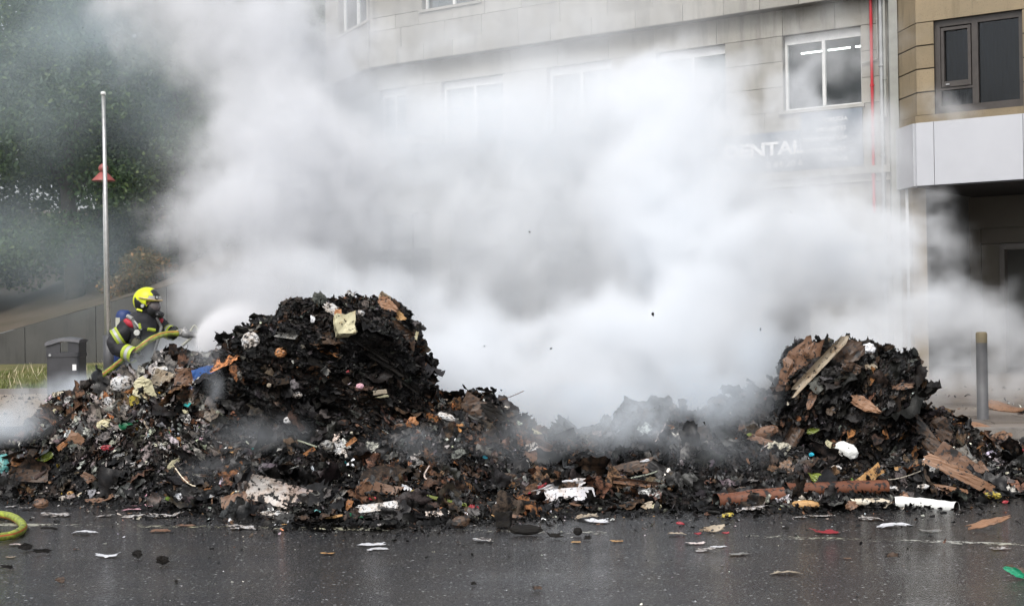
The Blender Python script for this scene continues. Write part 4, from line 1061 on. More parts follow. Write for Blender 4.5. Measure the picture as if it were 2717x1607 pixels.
# ------------------------------------------------------------------ named pieces of waste
def m_item(name, c, burn=.3, rough=.5, c2=None, scale=9, spec=.4, edge=True):
    """a real colour with soot spots and charred patches"""
    m, t, b, out = newmat(name); v = objvec(t)
    n = t.noise(v, scale, 6, .7); n2 = t.noise(v, scale * 3.2, 5, .65); n3 = t.noise(v, 3, 3, .5)
    c2 = c2 or tuple(x * .78 for x in c)
    base = t.mix(t.ramp(n3, [(.4, 0.), (.6, 1.)]), c, c2)
    sp = t.ramp(n2, [(.64 - burn * .17, 0.), (.66 - burn * .16, 1.)]); pt = t.ramp(n, [(.70 - burn * .28, 0.), (.73 - burn * .27, 1.)])
    k = t.math('MAXIMUM', sp, pt)
    halo = t.ramp(n, [(.60 - burn * .28, 0.), (.72 - burn * .28, 1.)])
    base = t.mix(t.math('MULTIPLY', halo, .6), base, tuple(x * y for x, y in zip(c, (.6, .42, .25))))
    base = t.mix(k, base, (.012, .011, .011))
    t.l.new(base, b.inputs['Base Color']); b.inputs['Roughness'].default_value = rough; b.inputs['Specular IOR Level'].default_value = spec
    t.l.new(t.bump(n2, .3, .006), b.inputs['Normal']); return m
IM = {
 'white': m_item('sooty_white', (.60, .60, .60), .55, scale=12), 'cleanwhite': m_item('clean_white_paper', (.78, .79, .82), .02), 'cream': m_item('cream_foam', (.56, .52, .34), .25),
 'pink': m_item('pinkish_board', (.60, .52, .50), .55, c2=(.66, .62, .58), scale=7), 'card': m_item('cardboard', (.17, .095, .058), .4), 'cardl': m_item('light_cardboard', (.25, .135, .075), .3),
 'cardd': m_item('dark_wet_cardboard', (.075, .045, .028), .5), 'orange': m_item('orange_board', (.36, .16, .06), .4), 'wood': m_item('split_wood', (.48, .28, .11), .4),
 'red': m_item('red_print', (.30, .025, .035), .35, .4), 'green': m_item('green_plastic', (.01, .16, .07), .2, .3), 'teal': m_item('teal_plastic', (.12, .36, .36), .3, .4), 'blue': m_item('blue_board', (.05, .14, .42), .3, .4),
 'yellow': m_item('yellow_packet', (.42, .35, .05), .6, .4, scale=14), 'olive': m_item('olive_film', (.16, .2, .03), .3, .3), 'grey': m_item('grey_ash_paper', (.22, .22, .21), .5), 'black': m_item('charred_board', (.016, .015, .014), .4, .75, spec=.12),
 'purple': m_item('purple_print', (.12, .07, .3), .1, .4), 'pinkp': m_item('pink_paper', (.68, .4, .46), .1), 'tube': m_item('brown_cardboard_tube', (.17, .065, .035), .45, scale=7), 'wtube': m_item('white_plastic_tube', (.76, .77, .74), .05, .35), 'cyan': m_item('cyan_scrap', (.02, .4, .55), .1, .4),
 'cartonw': m_item('white_carton_board', (.66, .66, .69), .30, scale=14),
 'litw': m_item('wet_white_litter', (.62, .63, .66), .22, scale=16), 'litg': m_item('wet_grey_white_litter', (.52, .52, .53), .62, scale=18),
 'tan': m_item('tan_paper', (.38, .32, .24), .3),
}
ri = np.random.RandomState(99)
def item_mesh(kind, L, W_, r, th=.006):
    """crumpled sheets, wads, cartons: local x = length, y = width, z = up out of the sheet"""
    mb = MB()
    if kind in ('sheet', 'torn', 'curl', 'fold', 'rag'):
        nu, nv = 12, 9; u = np.linspace(-.5, .5, nu); v = np.linspace(-.5, .5, nv); UU, VV_ = np.meshgrid(u, v, indexing='ij')
        X = UU * L; Y = VV_ * W_
        rag = .03 if kind == 'sheet' else (.22 if kind == 'rag' else .11)
        e1 = fbm(np.stack([VV_.ravel() * 5, UU.ravel() * 3 + r.rand() * 50, UU.ravel() * 0 + r.rand() * 9], 1), 3).reshape(UU.shape); e2 = fbm(np.stack([UU.ravel() * 5 + r.rand() * 50, VV_.ravel() * 3, UU.ravel() * 0 + 3.3], 1), 3).reshape(UU.shape)
        X = X + e1 * L * rag * 2.0 * (np.abs(UU) * 2) ** 2; Y = Y + e2 * W_ * rag * 2.4 * (np.abs(VV_) * 2) ** 2
        if kind == 'torn': Y = Y * (1 - .5 * np.abs(UU * 2 - r.uniform(-.5, .5)) ** 1.5); 
        ks = r.normal(0, .35, 2)
        cr = fbm(np.stack([UU.ravel() * 3 + r.rand() * 40, VV_.ravel() * 3, UU.ravel() * 0 + 5], 1), 4, .65).reshape(UU.shape)
        Z = (ks[0] * X * X / max(L, .01) + ks[1] * Y * Y / max(W_, .01) + (np.abs(cr) - .25) * (.12 if kind == 'sheet' else .24) * min(L, W_)) * (.45 if th < .002 else 1)
        if kind == 'curl':
            a = VV_ * 3.6; Rr = W_ / 3.6; Y = np.sin(a) * Rr; Z = (1 - np.cos(a)) * Rr + cr * .03
        if kind == 'fold':
            f0 = r.uniform(-.15, .15); Z = Z + np.abs(UU - f0) * L * .9; X = X * .75
        top = np.stack([X, Y, Z], -1).reshape(-1, 3); bot = top - [0, 0, th]
        ix = np.arange(nu * nv).reshape(nu, nv); F = [(ix[i, j], ix[i + 1, j], ix[i + 1, j + 1], ix[i, j + 1]) for i in range(nu - 1) for j in range(nv - 1)]
        k = nu * nv; Fb = [tuple(x + k for x in f[::-1]) for f in F]
        bd = list(ix[:, 0]) + list(ix[-1, 1:]) + list(ix[-2::-1, -1]) + list(ix[0, -2:0:-1])
        Fs = [(bd[i], bd[i] + k, bd[(i + 1) % len(bd)] + k, bd[(i + 1) % len(bd)]) for i in range(len(bd))]
        mb.add([tuple(p) for p in np.vstack([top, bot])], [tuple(int(q) for q in f) for f in F + Fb + Fs]); return mb
    if kind in ('wad', 'bag', 'lump'):
        bm = bmesh.new(); bmesh.ops.create_icosphere(bm, subdivisions=3, radius=.5); co = np.array([v.co for v in bm.verts])
        nse = fbm(co * (4.5 if kind == 'wad' else 3) + r.rand() * 50, 4, .7); rd2 = 1 - np.abs(nse) * (.9 if kind == 'wad' else .5) + .15
        co = co * rd2[:, None] * [L, W_, min(L, W_) * .75]
        mb.add([tuple(c) for c in co], [tuple(v.index for v in f.verts) for f in bm.faces]); bm.free(); return mb
    if kind == 'book':
        for k in range(5):
            z = k * th * 1.6; j = r.normal(0, .01, 2); sub = item_mesh('sheet', L * (1 - .03 * k), W_ * (1 - .02 * k), r, th * .8)
            mb.add([(x + j[0], y + j[1], q * .5 + z) for x, y, q in sub.v], sub.f)
        return mb
    if kind == 'block':
        bm = bmesh.new(); bmesh.ops.create_cube(bm, size=1); bmesh.ops.subdivide_edges(bm, edges=bm.edges[:], cuts=4, use_grid_fill=True)
        co = np.array([v.co for v in bm.verts]) * [L, W_, th]; co += fbm(co * 14 + r.rand() * 9, 3, .6)[:, None] * co * .5
        mb.add([tuple(c) for c in co], [tuple(v.index for v in f.verts) for f in bm.faces]); bm.free(); return mb
    if kind == 'carton':
        H = W_ * .7; t_ = .006
        def pl(a, b, c, d):
            a, b, c, d = map(Vector, (a, b, c, d)); n_ = (b - a).cross(d - a).normalized() * t_; j = Vector(r.normal(0, .012, 3)); c = c + j
            mb.hexa([a, b, c, d, a + n_, b + n_, c + n_, d + n_])
        x, y = L / 2, W_ / 2; s = r.uniform(.1, .3)
        pl((-x, -y, 0), (x, -y, 0), (x, y, 0), (-x, y, 0)); pl((-x, -y, 0), (x, -y, 0), (x + s * .1, -y, H), (-x + s * .1, -y, H)); pl((x, -y, 0), (x, y, 0), (x + .03, y, H), (x + .03, -y, H)); pl((-x, y, 0), (x, y, 0), (x, y + .05, H * .8), (-x, y + .05, H * .8))
        pl((-x, -y, H), (x, -y, H), (x, -y - .6 * W_, H * 1.15), (-x, -y - .6 * W_, H * 1.05)); pl((x, -y, H), (x, y, H), (x + .5 * W_, y, H * .8), (x + .45 * W_, -y, H * .9))
        return mb
    raise ValueError(kind)
def place(name, label, cat, px, py, wpx, hpx, kind, mat, rot=0, face=.75, th=.006, group=None, off=0.35, ground=False, flat=False, smooth=False):
    """a piece of waste lying on the surface seen at a pixel; wpx,hpx its size in photograph pixels; rot in degrees as seen"""
    p, nrm, dist = surf(px, py)
    if ground: p = G(px, py); nrm = Vector((0, 0, 1)); dist = (p - CAM).length
    dep = p.y; s = dep / FPX
    L = wpx * s * (1.12 if flat else 1.0); W_ = hpx * s
    toc = (CAM - p).normalized()
    if flat:
        up = Vector((ri.normal(0, .05), ri.normal(0, .05), 1)).normalized(); W_ = W_ / max(.12, abs(toc.z) + .02)
        W_ = min(W_, L * .62)
    else:
        up = (toc * face + nrm * (1 - face) + Vector(ri.normal(0, .12, 3))).normalized()
    ax = (Vector((1, 0, 0)) * math.cos(rad(rot)) + Vector((0, 0, 1)) * math.sin(rad(rot))) if not flat else Vector((math.cos(rad(rot)), math.sin(rad(rot)), 0))
    ax = (ax - up * ax.dot(up)).normalized(); ay = up.cross(ax)
    mb = item_mesh(kind, L, W_, ri, th)
    m = IM[mat] if isinstance(mat, str) else mat
    o = mb.build(name, m, smooth=smooth)
    lift = .006 if flat else off * min(L, W_, .3) * .5 + .065
    M_ = Matrix(((ax.x, ay.x, up.x, 0), (ax.y, ay.y, up.y, 0), (ax.z, ay.z, up.z, 0), (0, 0, 0, 1)))
    q = p + (Vector((0, 0, 1)) * lift if flat else toc * lift)
    o.matrix_world = Matrix.Translation(q) @ M_
    # keep it out of the road
    zmin = min((o.matrix_world @ Vector(v)).z for v in mb.v)
    if zmin < .004: o.matrix_world = Matrix.Translation((0, 0, .005 - zmin)) @ o.matrix_world
    tag(o, label, cat, group); return o
I = place
# on the large bale
I('foam_block', 'cream charred foam block on the upper middle of the large bale', 'foam', 915, 862, 52, 52, 'block', 'cream', 8, .9, th=.12)
I('book', 'orange edged book wedged beside the cream foam block', 'book', 896, 856, 18, 62, 'book', 'orange', 5, .8, th=.01)
I('paper_sheet', 'twisted white paper above the cream foam block', 'paper', 883, 822, 52, 30, 'torn', 'white', -35, .8)
I('crumpled_paper', 'large sooty white paper wad on the left shoulder of the large bale', 'paper', 664, 905, 46, 46, 'wad', 'white', 0, .9)
I('crumpled_card', 'crumpled orange brown card left of centre on the large bale', 'cardboard', 745, 935, 30, 26, 'wad', 'orange', 20, .9)
I('torn_card', 'golden brown torn cardboard on the crown of the large bale', 'cardboard', 1028, 808, 60, 34, 'torn', 'cardl', -35, .7)
I('torn_card', 'pale tan card sticking up from the right crown of the large bale', 'cardboard', 1022, 790, 26, 30, 'fold', 'tan', 60, .8)
I('torn_card', 'tan card with light fold on the right shoulder of the large bale', 'cardboard', 1062, 840, 30, 22, 'torn', 'wood', -30, .7)
I('hanging_strip', 'long grey brown strip hanging down the right side of the large bale', 'cardboard', 1092, 915, 66, 18, 'torn', 'cardd', 80, .85)
I('hanging_strip', 'pale wooden looking strip near the top right edge of the large bale', 'cardboard', 1105, 890, 22, 8, 'sheet', 'cream', 75, .9)
I('curled_board', 'broad dark brown curled board on the right flank of the large bale', 'cardboard', 1065, 880, 70, 46, 'curl', 'cardd', -40, .75)
I('paper_scrap', 'small white paper scrap near the top left of the large bale', 'paper', 830, 846, 12, 20, 'torn', 'cleanwhite', 10, .9)
I('crumpled_paper', 'white paper peak on top of the large bale', 'paper', 925, 786, 28, 26, 'torn', 'white', 50, .9)
I('crumpled_paper', 'bright white scrap on the upper right of the large bale', 'paper', 955, 832, 26, 18, 'wad', 'white', 0, .9)
I('paper_scrap', 'grey white folded scrap in the middle of the large bale', 'paper', 860, 982, 30, 20, 'fold', 'grey', -40, .9)
I('crumpled_paper', 'white wad low on the large bale, right of centre', 'paper', 788, 1047, 26, 18, 'wad', 'white', 0, .9)
I('crumpled_paper', 'small white wad at the foot of the large bale', 'paper', 764, 1115, 22, 18, 'wad', 'white', 0, .9)
I('crumpled_foil', 'crumpled grey scrap at the left edge of the large bale', 'paper', 636, 996, 16, 22, 'wad', 'grey', 0, .9)
I('paper_scrap', 'small oval grey scrap on the lower left of the large bale', 'paper', 714, 1022, 13, 11, 'wad', 'tan', 0, .9)
I('red_scrap', 'tiny red scrap in the middle of the large bale', 'plastic', 922, 986, 9, 9, 'torn', 'red', 0, .9)
I('crumpled_paper', 'pink mottled wad on the lower right of the large bale', 'paper', 955, 1024, 20, 14, 'wad', 'pinkp', 0, .9)
I('flat_card', 'grey card lying near the lower right of the large bale', 'cardboard', 1008, 1040, 36, 12, 'sheet', 'tan', 5, .8)
I('paper_scrap', 'white sliver below the grey card on the large bale', 'paper', 1015, 1052, 32, 7, 'torn', 'cream', 5, .8)
for k, (x, y, w_, h_, r_) in enumerate(((1010, 960, 150, 20, -32), (1040, 990, 170, 16, -38), (1080, 1000, 120, 16, -52), (980, 925, 120, 16, -35), (660, 878, 60, 26, 25), (690, 865, 50, 22, 10), (760, 890, 60, 24, -8))):
    I('charred_board', ('long charred layer sloping down the right face of the large bale', 'longest charred layer low on the right face of the large bale', 'steep charred layer at the right edge of the large bale', 'short charred layer near the middle of the large bale', 'grey curled layer at the upper left of the large bale', 'grey layer above the white wad on the large bale', 'brownish grey layer across the upper left face of the large bale')[k], 'cardboard', x, y, w_, h_, 'curl', 'black' if k < 4 else 'grey', r_, .7)
# left part of the heap
I('plastic_bag', 'white sooty bag on top of the left heap', 'bag', 325, 1018, 60, 42, 'bag', 'white', 10, .9)
I('plastic_bag', 'cream rumpled bag right of the white bag on the left heap', 'bag', 385, 1035, 66, 60, 'torn', 'cream', -40, .9)
I('crumpled_card', 'orange brown wad on top of the left heap', 'cardboard', 340, 1035, 34, 20, 'wad', 'orange', 20, .9)
I('yellow_packet', 'small yellow packet on the left heap', 'packet', 355, 1062, 24, 24, 'block', 'yellow', 10, .9, th=.04)
I('plastic_bag', 'long white and purple bag hanging down the left heap', 'bag', 296, 1070, 40, 60, 'torn', 'white', 60, .9)
I('purple_label', 'purple label strip beside the white bag', 'label', 276, 1064, 8, 26, 'sheet', 'purple', -10, .95)
I('teal_scrap', 'pale teal scrap on the left heap', 'plastic', 205, 1075, 26, 16, 'torn', 'teal', 0, .9)
I('tan_scrap', 'pale tan scrap at the left shoulder of the heap', 'cardboard', 153, 1090, 24, 16, 'wad', 'cream', 0, .9)
I('charred_board', 'long black pointed board jutting out at the left side of the heap', 'cardboard', 160, 1125, 130, 22, 'torn', 'black', 38, .8)
I('magazine', 'sooty white magazine on the crest of the left heap', 'magazine', 445, 985, 80, 36, 'sheet', 'white', 8, .7)
I('magazine', 'magazine with green and orange print below the white one on the crest', 'magazine', 435, 1005, 56, 44, 'sheet', 'tan', -20, .85)
I('green_label', 'round green and orange label on the crest', 'label', 447, 1003, 18, 18, 'sheet', 'teal', 0, .9)
I('blue_board', 'blue display board tilted against the left side of the large bale', 'board', 545, 1005, 60, 64, 'sheet', 'blue', 14, .9)
I('blue_board', 'white edge strip of the blue display board', 'board', 553, 977, 66, 12, 'sheet', 'white', 22, .9)
I('flat_card', 'brown steaming cardboard behind the crest beside the blue board', 'cardboard', 495, 1000, 60, 46, 'sheet', 'card', 0, .9)
I('charred_board', 'dark fan of charred sheets rising behind the crest near the firefighter', 'cardboard', 465, 950, 46, 22, 'torn', 'black', 35, .9)
I('charred_board', 'black ragged sheet in front of the firefighter', 'cardboard', 395, 985, 36, 26, 'torn', 'black', 10, .9)
I('flat_card', 'pinkish brown carton corner on the left heap', 'cardboard', 525, 1052, 26, 20, 'sheet', 'pink', -20, .9)
I('flat_card', 'grey brown wide cardboard right of the bags on the left heap', 'cardboard', 495, 1050, 62, 34, 'fold', 'cardd', -10, .8)
I('cream_scrap', 'small cream curved scrap on the dark slope', 'plastic', 492, 1092, 9, 20, 'torn', 'cream', 70, .9)
I('green_bottle', 'dark green crushed plastic bottle on the left heap', 'bottle', 337, 1132, 40, 24, 'bag', 'green', -10, .9)
I('cream_scrap', 'cream crumpled paper under the green bottle', 'paper', 280, 1125, 44, 26, 'wad', 'cream', 10, .9)
I('crumpled_card', 'shiny orange brown carton on the lower left heap', 'carton', 198, 1168, 42, 34, 'block', 'cardl', -35, .9, th=.09)
I('crumpled_card', 'dark orange crushed card beside the shiny carton', 'cardboard', 168, 1180, 36, 18, 'torn', 'orange', 35, .9)
I('red_packet', 'dark red crushed packet on the lower left heap', 'packet', 290, 1190, 44, 18, 'wad', 'red', -10, .9)
I('wood_strip', 'thin pale stick on the left heap', 'stick', 388, 1128, 26, 5, 'block', 'tan', -60, .9, th=.01)
I('roll', 'grey white paper roll on the lower left heap', 'paper', 320, 1205, 40, 14, 'curl', 'white', 12, .9)
I('paper_scrap', 'white torn leaf on the lower left heap', 'paper', 345, 1238, 42, 18, 'torn', 'white', 35, .9)
I('paper_scrap', 'cream torn strip right of the white torn leaf', 'paper', 460, 1230, 40, 16, 'torn', 'cream', 35, .9)
I('paper_scrap', 'small white tag on the dark middle slope', 'paper', 420, 1183, 12, 20, 'sheet', 'white', 60, .9)
I('crumpled_card', 'yellow brown scorched card low on the left', 'cardboard', 490, 1283, 36, 34, 'torn', 'cardl', -30, .9)
I('flat_card', 'brown cardboard lying in a puddle at the left front', 'cardboard', 270, 1327, 78, 22, 'torn', 'card', 0, .35, flat=False)
I('white_triangle', 'white triangular paper standing near the left front', 'paper', 470, 1322, 26, 24, 'torn', 'cleanwhite', 40, .95)
I('brown_bowl', 'reddish brown torn bag at the left front', 'bag', 108, 1347, 38, 26, 'bag', 'card', 0, .9)
I('teal_bag', 'pale teal bag at the left edge', 'bag', 8, 1235, 36, 62, 'bag', 'teal', 0, .9)
I('charred_board', 'dark brown curled board at the left edge', 'cardboard', 40, 1215, 60, 44, 'curl', 'cardd', 20, .9)
I('charred_board', 'olive brown curled sheet near the left edge', 'cardboard', 110, 1220, 60, 34, 'curl', 'olive', 30, .9)
I('charred_board', 'dark flat box under the teal bag', 'cardboard', 85, 1262, 80, 34, 'sheet', 'cardd', 0, .8)
I('cream_scrap', 'tan scrap low at the left front', 'paper', 170, 1325, 26, 12, 'torn', 'white', 0, .8)
I('orange_scrap', 'small yellow orange scrap at the left front', 'plastic', 187, 1308, 16, 12, 'wad', 'wood', 0, .8)
I('crumpled_card', 'mottled brown card with grey flakes at the left middle', 'cardboard', 243, 1272, 52, 24, 'torn', 'card', -30, .9)
# centre front
I('pink_board', 'large pinkish white board covered in black flakes at the centre front', 'board', 742, 1338, 170, 66, 'sheet', 'pink', -16, .72, th=.008)
I('pink_board', 'folded pale lower flap of the large pinkish board', 'board', 728, 1372, 78, 24, 'torn', 'white', -6, .7)
I('brown_board', 'mottled brown board left of the large pinkish board', 'board', 632, 1345, 88, 52, 'sheet', 'card', 18, .75)
I('crumpled_card', 'shiny reddish brown carton between the brown and pinkish boards', 'carton', 664, 1358, 34, 34, 'wad', 'cardl', 0, .8)
I('yellow_scrap', 'small orange yellow film above the brown board', 'plastic', 624, 1310, 24, 14, 'wad', 'wood', 10, .9)
I('paper_sheet', 'bright white torn paper standing in the middle of the heap', 'paper', 941, 1238, 44, 52, 'torn', 'cleanwhite', 70, .97)
I('printed_bag', 'crumpled white bag with orange ovals on the middle slope', 'bag', 900, 1196, 56, 40, 'sheet', 'white', -55, .9)
I('crumpled_paper', 'grey sooty wad left of the printed bag', 'paper', 868, 1184, 44, 32, 'wad', 'grey', 0, .9)
I('flat_card', 'orange card strip on the middle slope', 'cardboard', 932, 1172, 34, 12, 'sheet', 'orange', 40, .9)  # coloured by the orange board material alone
I('flat_card', 'narrow orange card left of the grey wad', 'cardboard', 820, 1198, 36, 10, 'sheet', 'orange', 28, .9)
I('charred_board', 'weathered grey brown plank like board at the centre', 'board', 955, 1305, 90, 30, 'fold', 'card', 42, .85)
I('charred_board', 'curled grey sheet left of the plank like board', 'cardboard', 890, 1325, 84, 30, 'curl', 'grey', 48, .85)
I('flat_card', 'flat brown cardboard right of centre front', 'cardboard', 1030, 1298, 80, 26, 'sheet', 'card', -12, .7)
I('flat_card', 'round brown card on the centre slope', 'cardboard', 885, 1275, 70, 36, 'torn', 'cardd', 10, .8)
I('orange_scrap', 'bright orange card upright at the centre front', 'cardboard', 925, 1340, 34, 18, 'torn', 'orange', 65, .9)
I('pink_scrap', 'bright pink red scrap near the centre front', 'plastic', 990, 1322, 24, 12, 'torn', 'red', 0, .9)
I('magazine_pages', 'flattened pile of colourful printed pages at the centre front', 'magazine', 1005, 1352, 110, 24, 'book', 'white', 6, .5, th=.008)
I('teal_scrap', 'green plastic strip under the printed pages', 'plastic', 945, 1368, 36, 10, 'torn', 'green', -10, .8)
I('teal_scrap', 'teal scrap beside the curled grey sheet', 'plastic', 843, 1355, 18, 8, 'torn', 'teal', -10, .8)
I('orange_scrap', 'yellow strip lying at the front edge by the teal scrap', 'plastic', 885, 1370, 46, 8, 'torn', 'wood', 0, .6)
I('blue_scrap', 'pale blue and white wrapper at the centre right', 'wrapper', 1078, 1295, 26, 16, 'torn', 'cleanwhite', -20, .9)
I('yellow_scrap', 'yellow green wrapper right of the pale blue wrapper', 'wrapper', 1098, 1304, 18, 12, 'wad', 'yellow', 0, .9)
I('cyan_scrap', 'bright cyan scrap on the right centre slope', 'plastic', 1288, 1212, 14, 9, 'torn', 'cyan', -20, .95)
I('red_carton', 'red, white and green carton piece at the centre front', 'carton', 1256, 1352, 28, 30, 'torn', 'red', 80, .95)
I('paper_cup', 'small white cup rim on the centre slope', 'cup', 1102, 1268, 22, 12, 'wad', 'white', 10, .9)
I('green_pole', 'dark greenish bar lying across the centre right', 'bar', 1190, 1330, 150, 9, 'block', 'olive', -13, .7, th=.03)
I('crumpled_paper', 'sooty white wad right of the red carton piece', 'paper', 1330, 1340, 34, 30, 'wad', 'white', 20, .9)
I('flat_card', 'yellow card fragment at the front edge right of the red carton', 'cardboard', 1318, 1366, 32, 9, 'sheet', 'wood', 4, .6)
I('flat_card', 'brown card lying at the front right of centre', 'cardboard', 1360, 1374, 60, 12, 'torn', 'card', -10, .6)
I('flat_card', 'tan block of card right of the drinks can', 'cardboard', 1160, 1362, 62, 16, 'sheet', 'pink', 2, .7)
I('charred_pot', 'small black burnt pot standing on the road line', 'pot', 1336, 1395, 38, 36, 'block', 'black', 0, .9, th=.1)
I('charred_board', 'layered black lump lying on the road line', 'cardboard', 1395, 1415, 84, 26, 'lump', 'black', -5, .6)
I('charred_lump', 'small black lump on the road line right of the layered lump', 'debris', 1533, 1417, 22, 20, 'lump', 'black', 0, .8)
I('charred_board', 'dark brown torn pot at the front edge of the centre', 'pot', 1222, 1398, 48, 30, 'bag', 'cardd', 10, .8)
I('orange_card', 'orange tan sheet on the slope right of the large bale', 'cardboard', 1092, 1120, 34, 26, 'torn', 'orange', 20, .9)
I('orange_card', 'pale orange sheet with white corner right of the large bale', 'cardboard', 1150, 1115, 46, 28, 'sheet', 'orange', -25, .9)
I('orange_card', 'orange sheet low under the pale orange one', 'cardboard', 1060, 1140, 30, 32, 'torn', 'card', 60, .9)
I('paper_sheet', 'white sooty sheet right of the large bale', 'paper', 1165, 1075, 66, 16, 'torn', 'white', -10, .8)
I('paper_sheet', 'white crumpled sheet under the sooty sheet', 'paper', 1185, 1105, 46, 18, 'wad', 'white', -20, .9)
I('orange_card', 'orange torn sheet on the slope below the leaning board', 'cardboard', 1270, 1128, 40, 16, 'torn', 'orange', -30, .9)
I('leaning_board', 'brown fabric like board leaning on the crest right of the large bale', 'board', 1265, 1085, 90, 60, 'sheet', 'cardd', -30, .9)
I('leaning_board', 'dark board with hooked tip rising through smoke at the crest', 'board', 1320, 1105, 110, 36, 'torn', 'black', -45, .9)
I('open_carton', 'brown open carton on the slope right of centre', 'carton', 1425, 1195, 70, 34, 'carton', 'card', -25, .8)
I('white_card', 'white printed card tucked in the open carton', 'paper', 1410, 1185, 34, 20, 'sheet', 'white', 20, .95)
I('yellow_card', 'charred yellow edged card at the crest right of centre', 'cardboard', 1420, 1145, 36, 14, 'torn', 'cream', -15, .9)
I('charred_roll', 'thick dark roll at the crest beside the bluish smoke', 'roll', 1490, 1160, 66, 44, 'curl', 'black', 20, .9)
I('flat_card', 'reddish brown sheet low on the slope under the open carton', 'cardboard', 1365, 1240, 44, 26, 'torn', 'card', 0, .9)
I('flat_card', 'round brown sheet left of the white carton', 'cardboard', 1355, 1262, 32, 18, 'torn', 'cardd', 0, .9)
I('white_carton', 'large crushed white carton with black flecks at the centre right front', 'carton', 1512, 1318, 136, 44, 'sheet', 'cartonw', 6, .93, th=.01)
I('white_carton', 'raised upper flap of the crushed white carton', 'carton', 1500, 1290, 150, 34, 'torn', 'cartonw', 10, .85, th=.01)
I('red_sheet', 'dark red sheet behind the white carton', 'plastic', 1425, 1300, 56, 20, 'torn', 'red', 30, .8)
I('crumpled_paper', 'white torn piece left of the white carton', 'paper', 1400, 1328, 46, 20, 'torn', 'white', 5, .8)
I('flat_card', 'brown card under the white carton', 'cardboard', 1540, 1340, 60, 8, 'sheet', 'card', 0, .5)
I('large_board', 'long brown board on the slope right of the white carton', 'board', 1690, 1280, 130, 30, 'curl', 'card', -8, .8)
I('large_board', 'dark box like board above the long brown board', 'board', 1680, 1240, 130, 34, 'sheet', 'cardd', 12, .8)
I('flat_card', 'reddish carton piece right of the dark box like board', 'cardboard', 1730, 1248, 46, 26, 'sheet', 'card', -20, .9)
I('white_scrap', 'small white scrap on top of the dark box like board', 'paper', 1710, 1222, 24, 7, 'torn', 'cleanwhite', 10, .9)
I('cream_packet', 'cream packet standing on the right centre slope', 'packet', 1797, 1280, 34, 18, 'fold', 'cream', 52, .9)
I('tan_card', 'tan triangular card at the front right of centre', 'cardboard', 1717, 1346, 30, 22, 'torn', 'tan', 10, .9)
I('cream_wad', 'cream wad beside the tan triangular card', 'paper', 1742, 1348, 26, 16, 'wad', 'cream', 0, .9)
I('yellow_scrap', 'yellow scorched scrap at the front below the cardboard tube', 'paper', 1925, 1372, 36, 16, 'torn', 'yellow', 0, .6)
I('brown_leaf', 'tan charred sheet with red ends on the right road', 'plastic', 1890, 1408, 60, 22, 'torn', 'tan', 5, .5)
I('red_scrap', 'red strip left of the tan charred sheet', 'plastic', 1852, 1416, 18, 7, 'torn', 'red', 0, .5)
I('red_scrap', 'red round scrap right of the tan charred sheet', 'plastic', 1925, 1414, 18, 7, 'torn', 'red', 0, .5)
I('red_scrap', 'red pointed scrap near the heap edge above the tan sheet', 'plastic', 1805, 1391, 22, 8, 'torn', 'red', -20, .5)
# right bale and heap
I('tall_sheet', 'tall pale brown cardboard sheet leaning on the left of the smaller bale', 'cardboard', 2125, 962, 140, 80, 'torn', 'card', 55, .93)
I('curved_sheet', 'curved tan edged sheet folded over the top of the smaller bale', 'cardboard', 2180, 965, 190, 44, 'curl', 'tan', 45, .85)
I('curved_sheet', 'wide scorched brown sheet draped over the upper middle of the smaller bale', 'cardboard', 2225, 950, 130, 60, 'torn', 'cardd', 30, .85)
I('curved_sheet', 'brown flap folding down at the middle of the smaller bale', 'cardboard', 2260, 975, 60, 30, 'fold', 'cardd', -25, .9)
I('curved_sheet', 'arched dark sheet across the crown of the smaller bale', 'cardboard', 2250, 930, 110, 44, 'curl', 'cardd', 5, .8)
I('white_ball', 'round white charred wad on top of the smaller bale', 'paper', 2305, 925, 36, 30, 'wad', 'cleanwhite', 0, .95)
I('charred_board', 'black block on the crown left of the white wad', 'cardboard', 2275, 908, 40, 22, 'block', 'black', -10, .9, th=.06)
I('oval_card', 'oval brown card on the left face of the smaller bale', 'cardboard', 2155, 1055, 56, 20, 'torn', 'card', 70, .95)
I('oval_card', 'large light brown card on the right face of the smaller bale', 'cardboard', 2300, 1075, 80, 34, 'torn', 'cardl', -32, .95)
I('flat_card', 'grey brown card near the top right of the smaller bale', 'cardboard', 2395, 1025, 54, 18, 'torn', 'card', 5, .9)
I('flat_card', 'small grey card below the arched sheet', 'cardboard', 2310, 972, 36, 14, 'sheet', 'tan', 5, .9)
I('leaning_board', 'brown wood like board leaning at the right foot of the smaller bale', 'board', 2450, 1150, 110, 40, 'sheet', 'cardd', -52, .85)
I('leaning_board', 'grey brown box leaning right of the smaller bale', 'carton', 2498, 1145, 70, 44, 'block', 'cardd', -60, .9, th=.1)
I('small_carton', 'orange brown crushed carton left below the smaller bale', 'carton', 2035, 1145, 58, 30, 'lump', 'card', 15, .9)
I('flat_card', 'narrow brown board below the crushed carton', 'cardboard', 2020, 1168, 76, 18, 'sheet', 'card', -22, .9)
I('flat_card', 'brown panel standing left of the crushed carton', 'cardboard', 1972, 1140, 26, 30, 'sheet', 'card', -15, .95)
I('cream_foam', 'cream foam piece inside a dark ring left below the smaller bale', 'foam', 2118, 1150, 34, 26, 'torn', 'cream', -40, .95)
I('rolled_board', 'dark oval roll of board around the cream foam', 'roll', 2105, 1160, 66, 70, 'curl', 'cardd', 60, .9)
I('green_leaf', 'bright green leaf below the smaller bale', 'leaf', 2158, 1142, 30, 16, 'torn', 'olive', 10, .95)
I('green_leaf', 'olive green leaf low in front of the smaller bale', 'leaf', 2165, 1268, 44, 34, 'torn', 'olive', -35, .9)
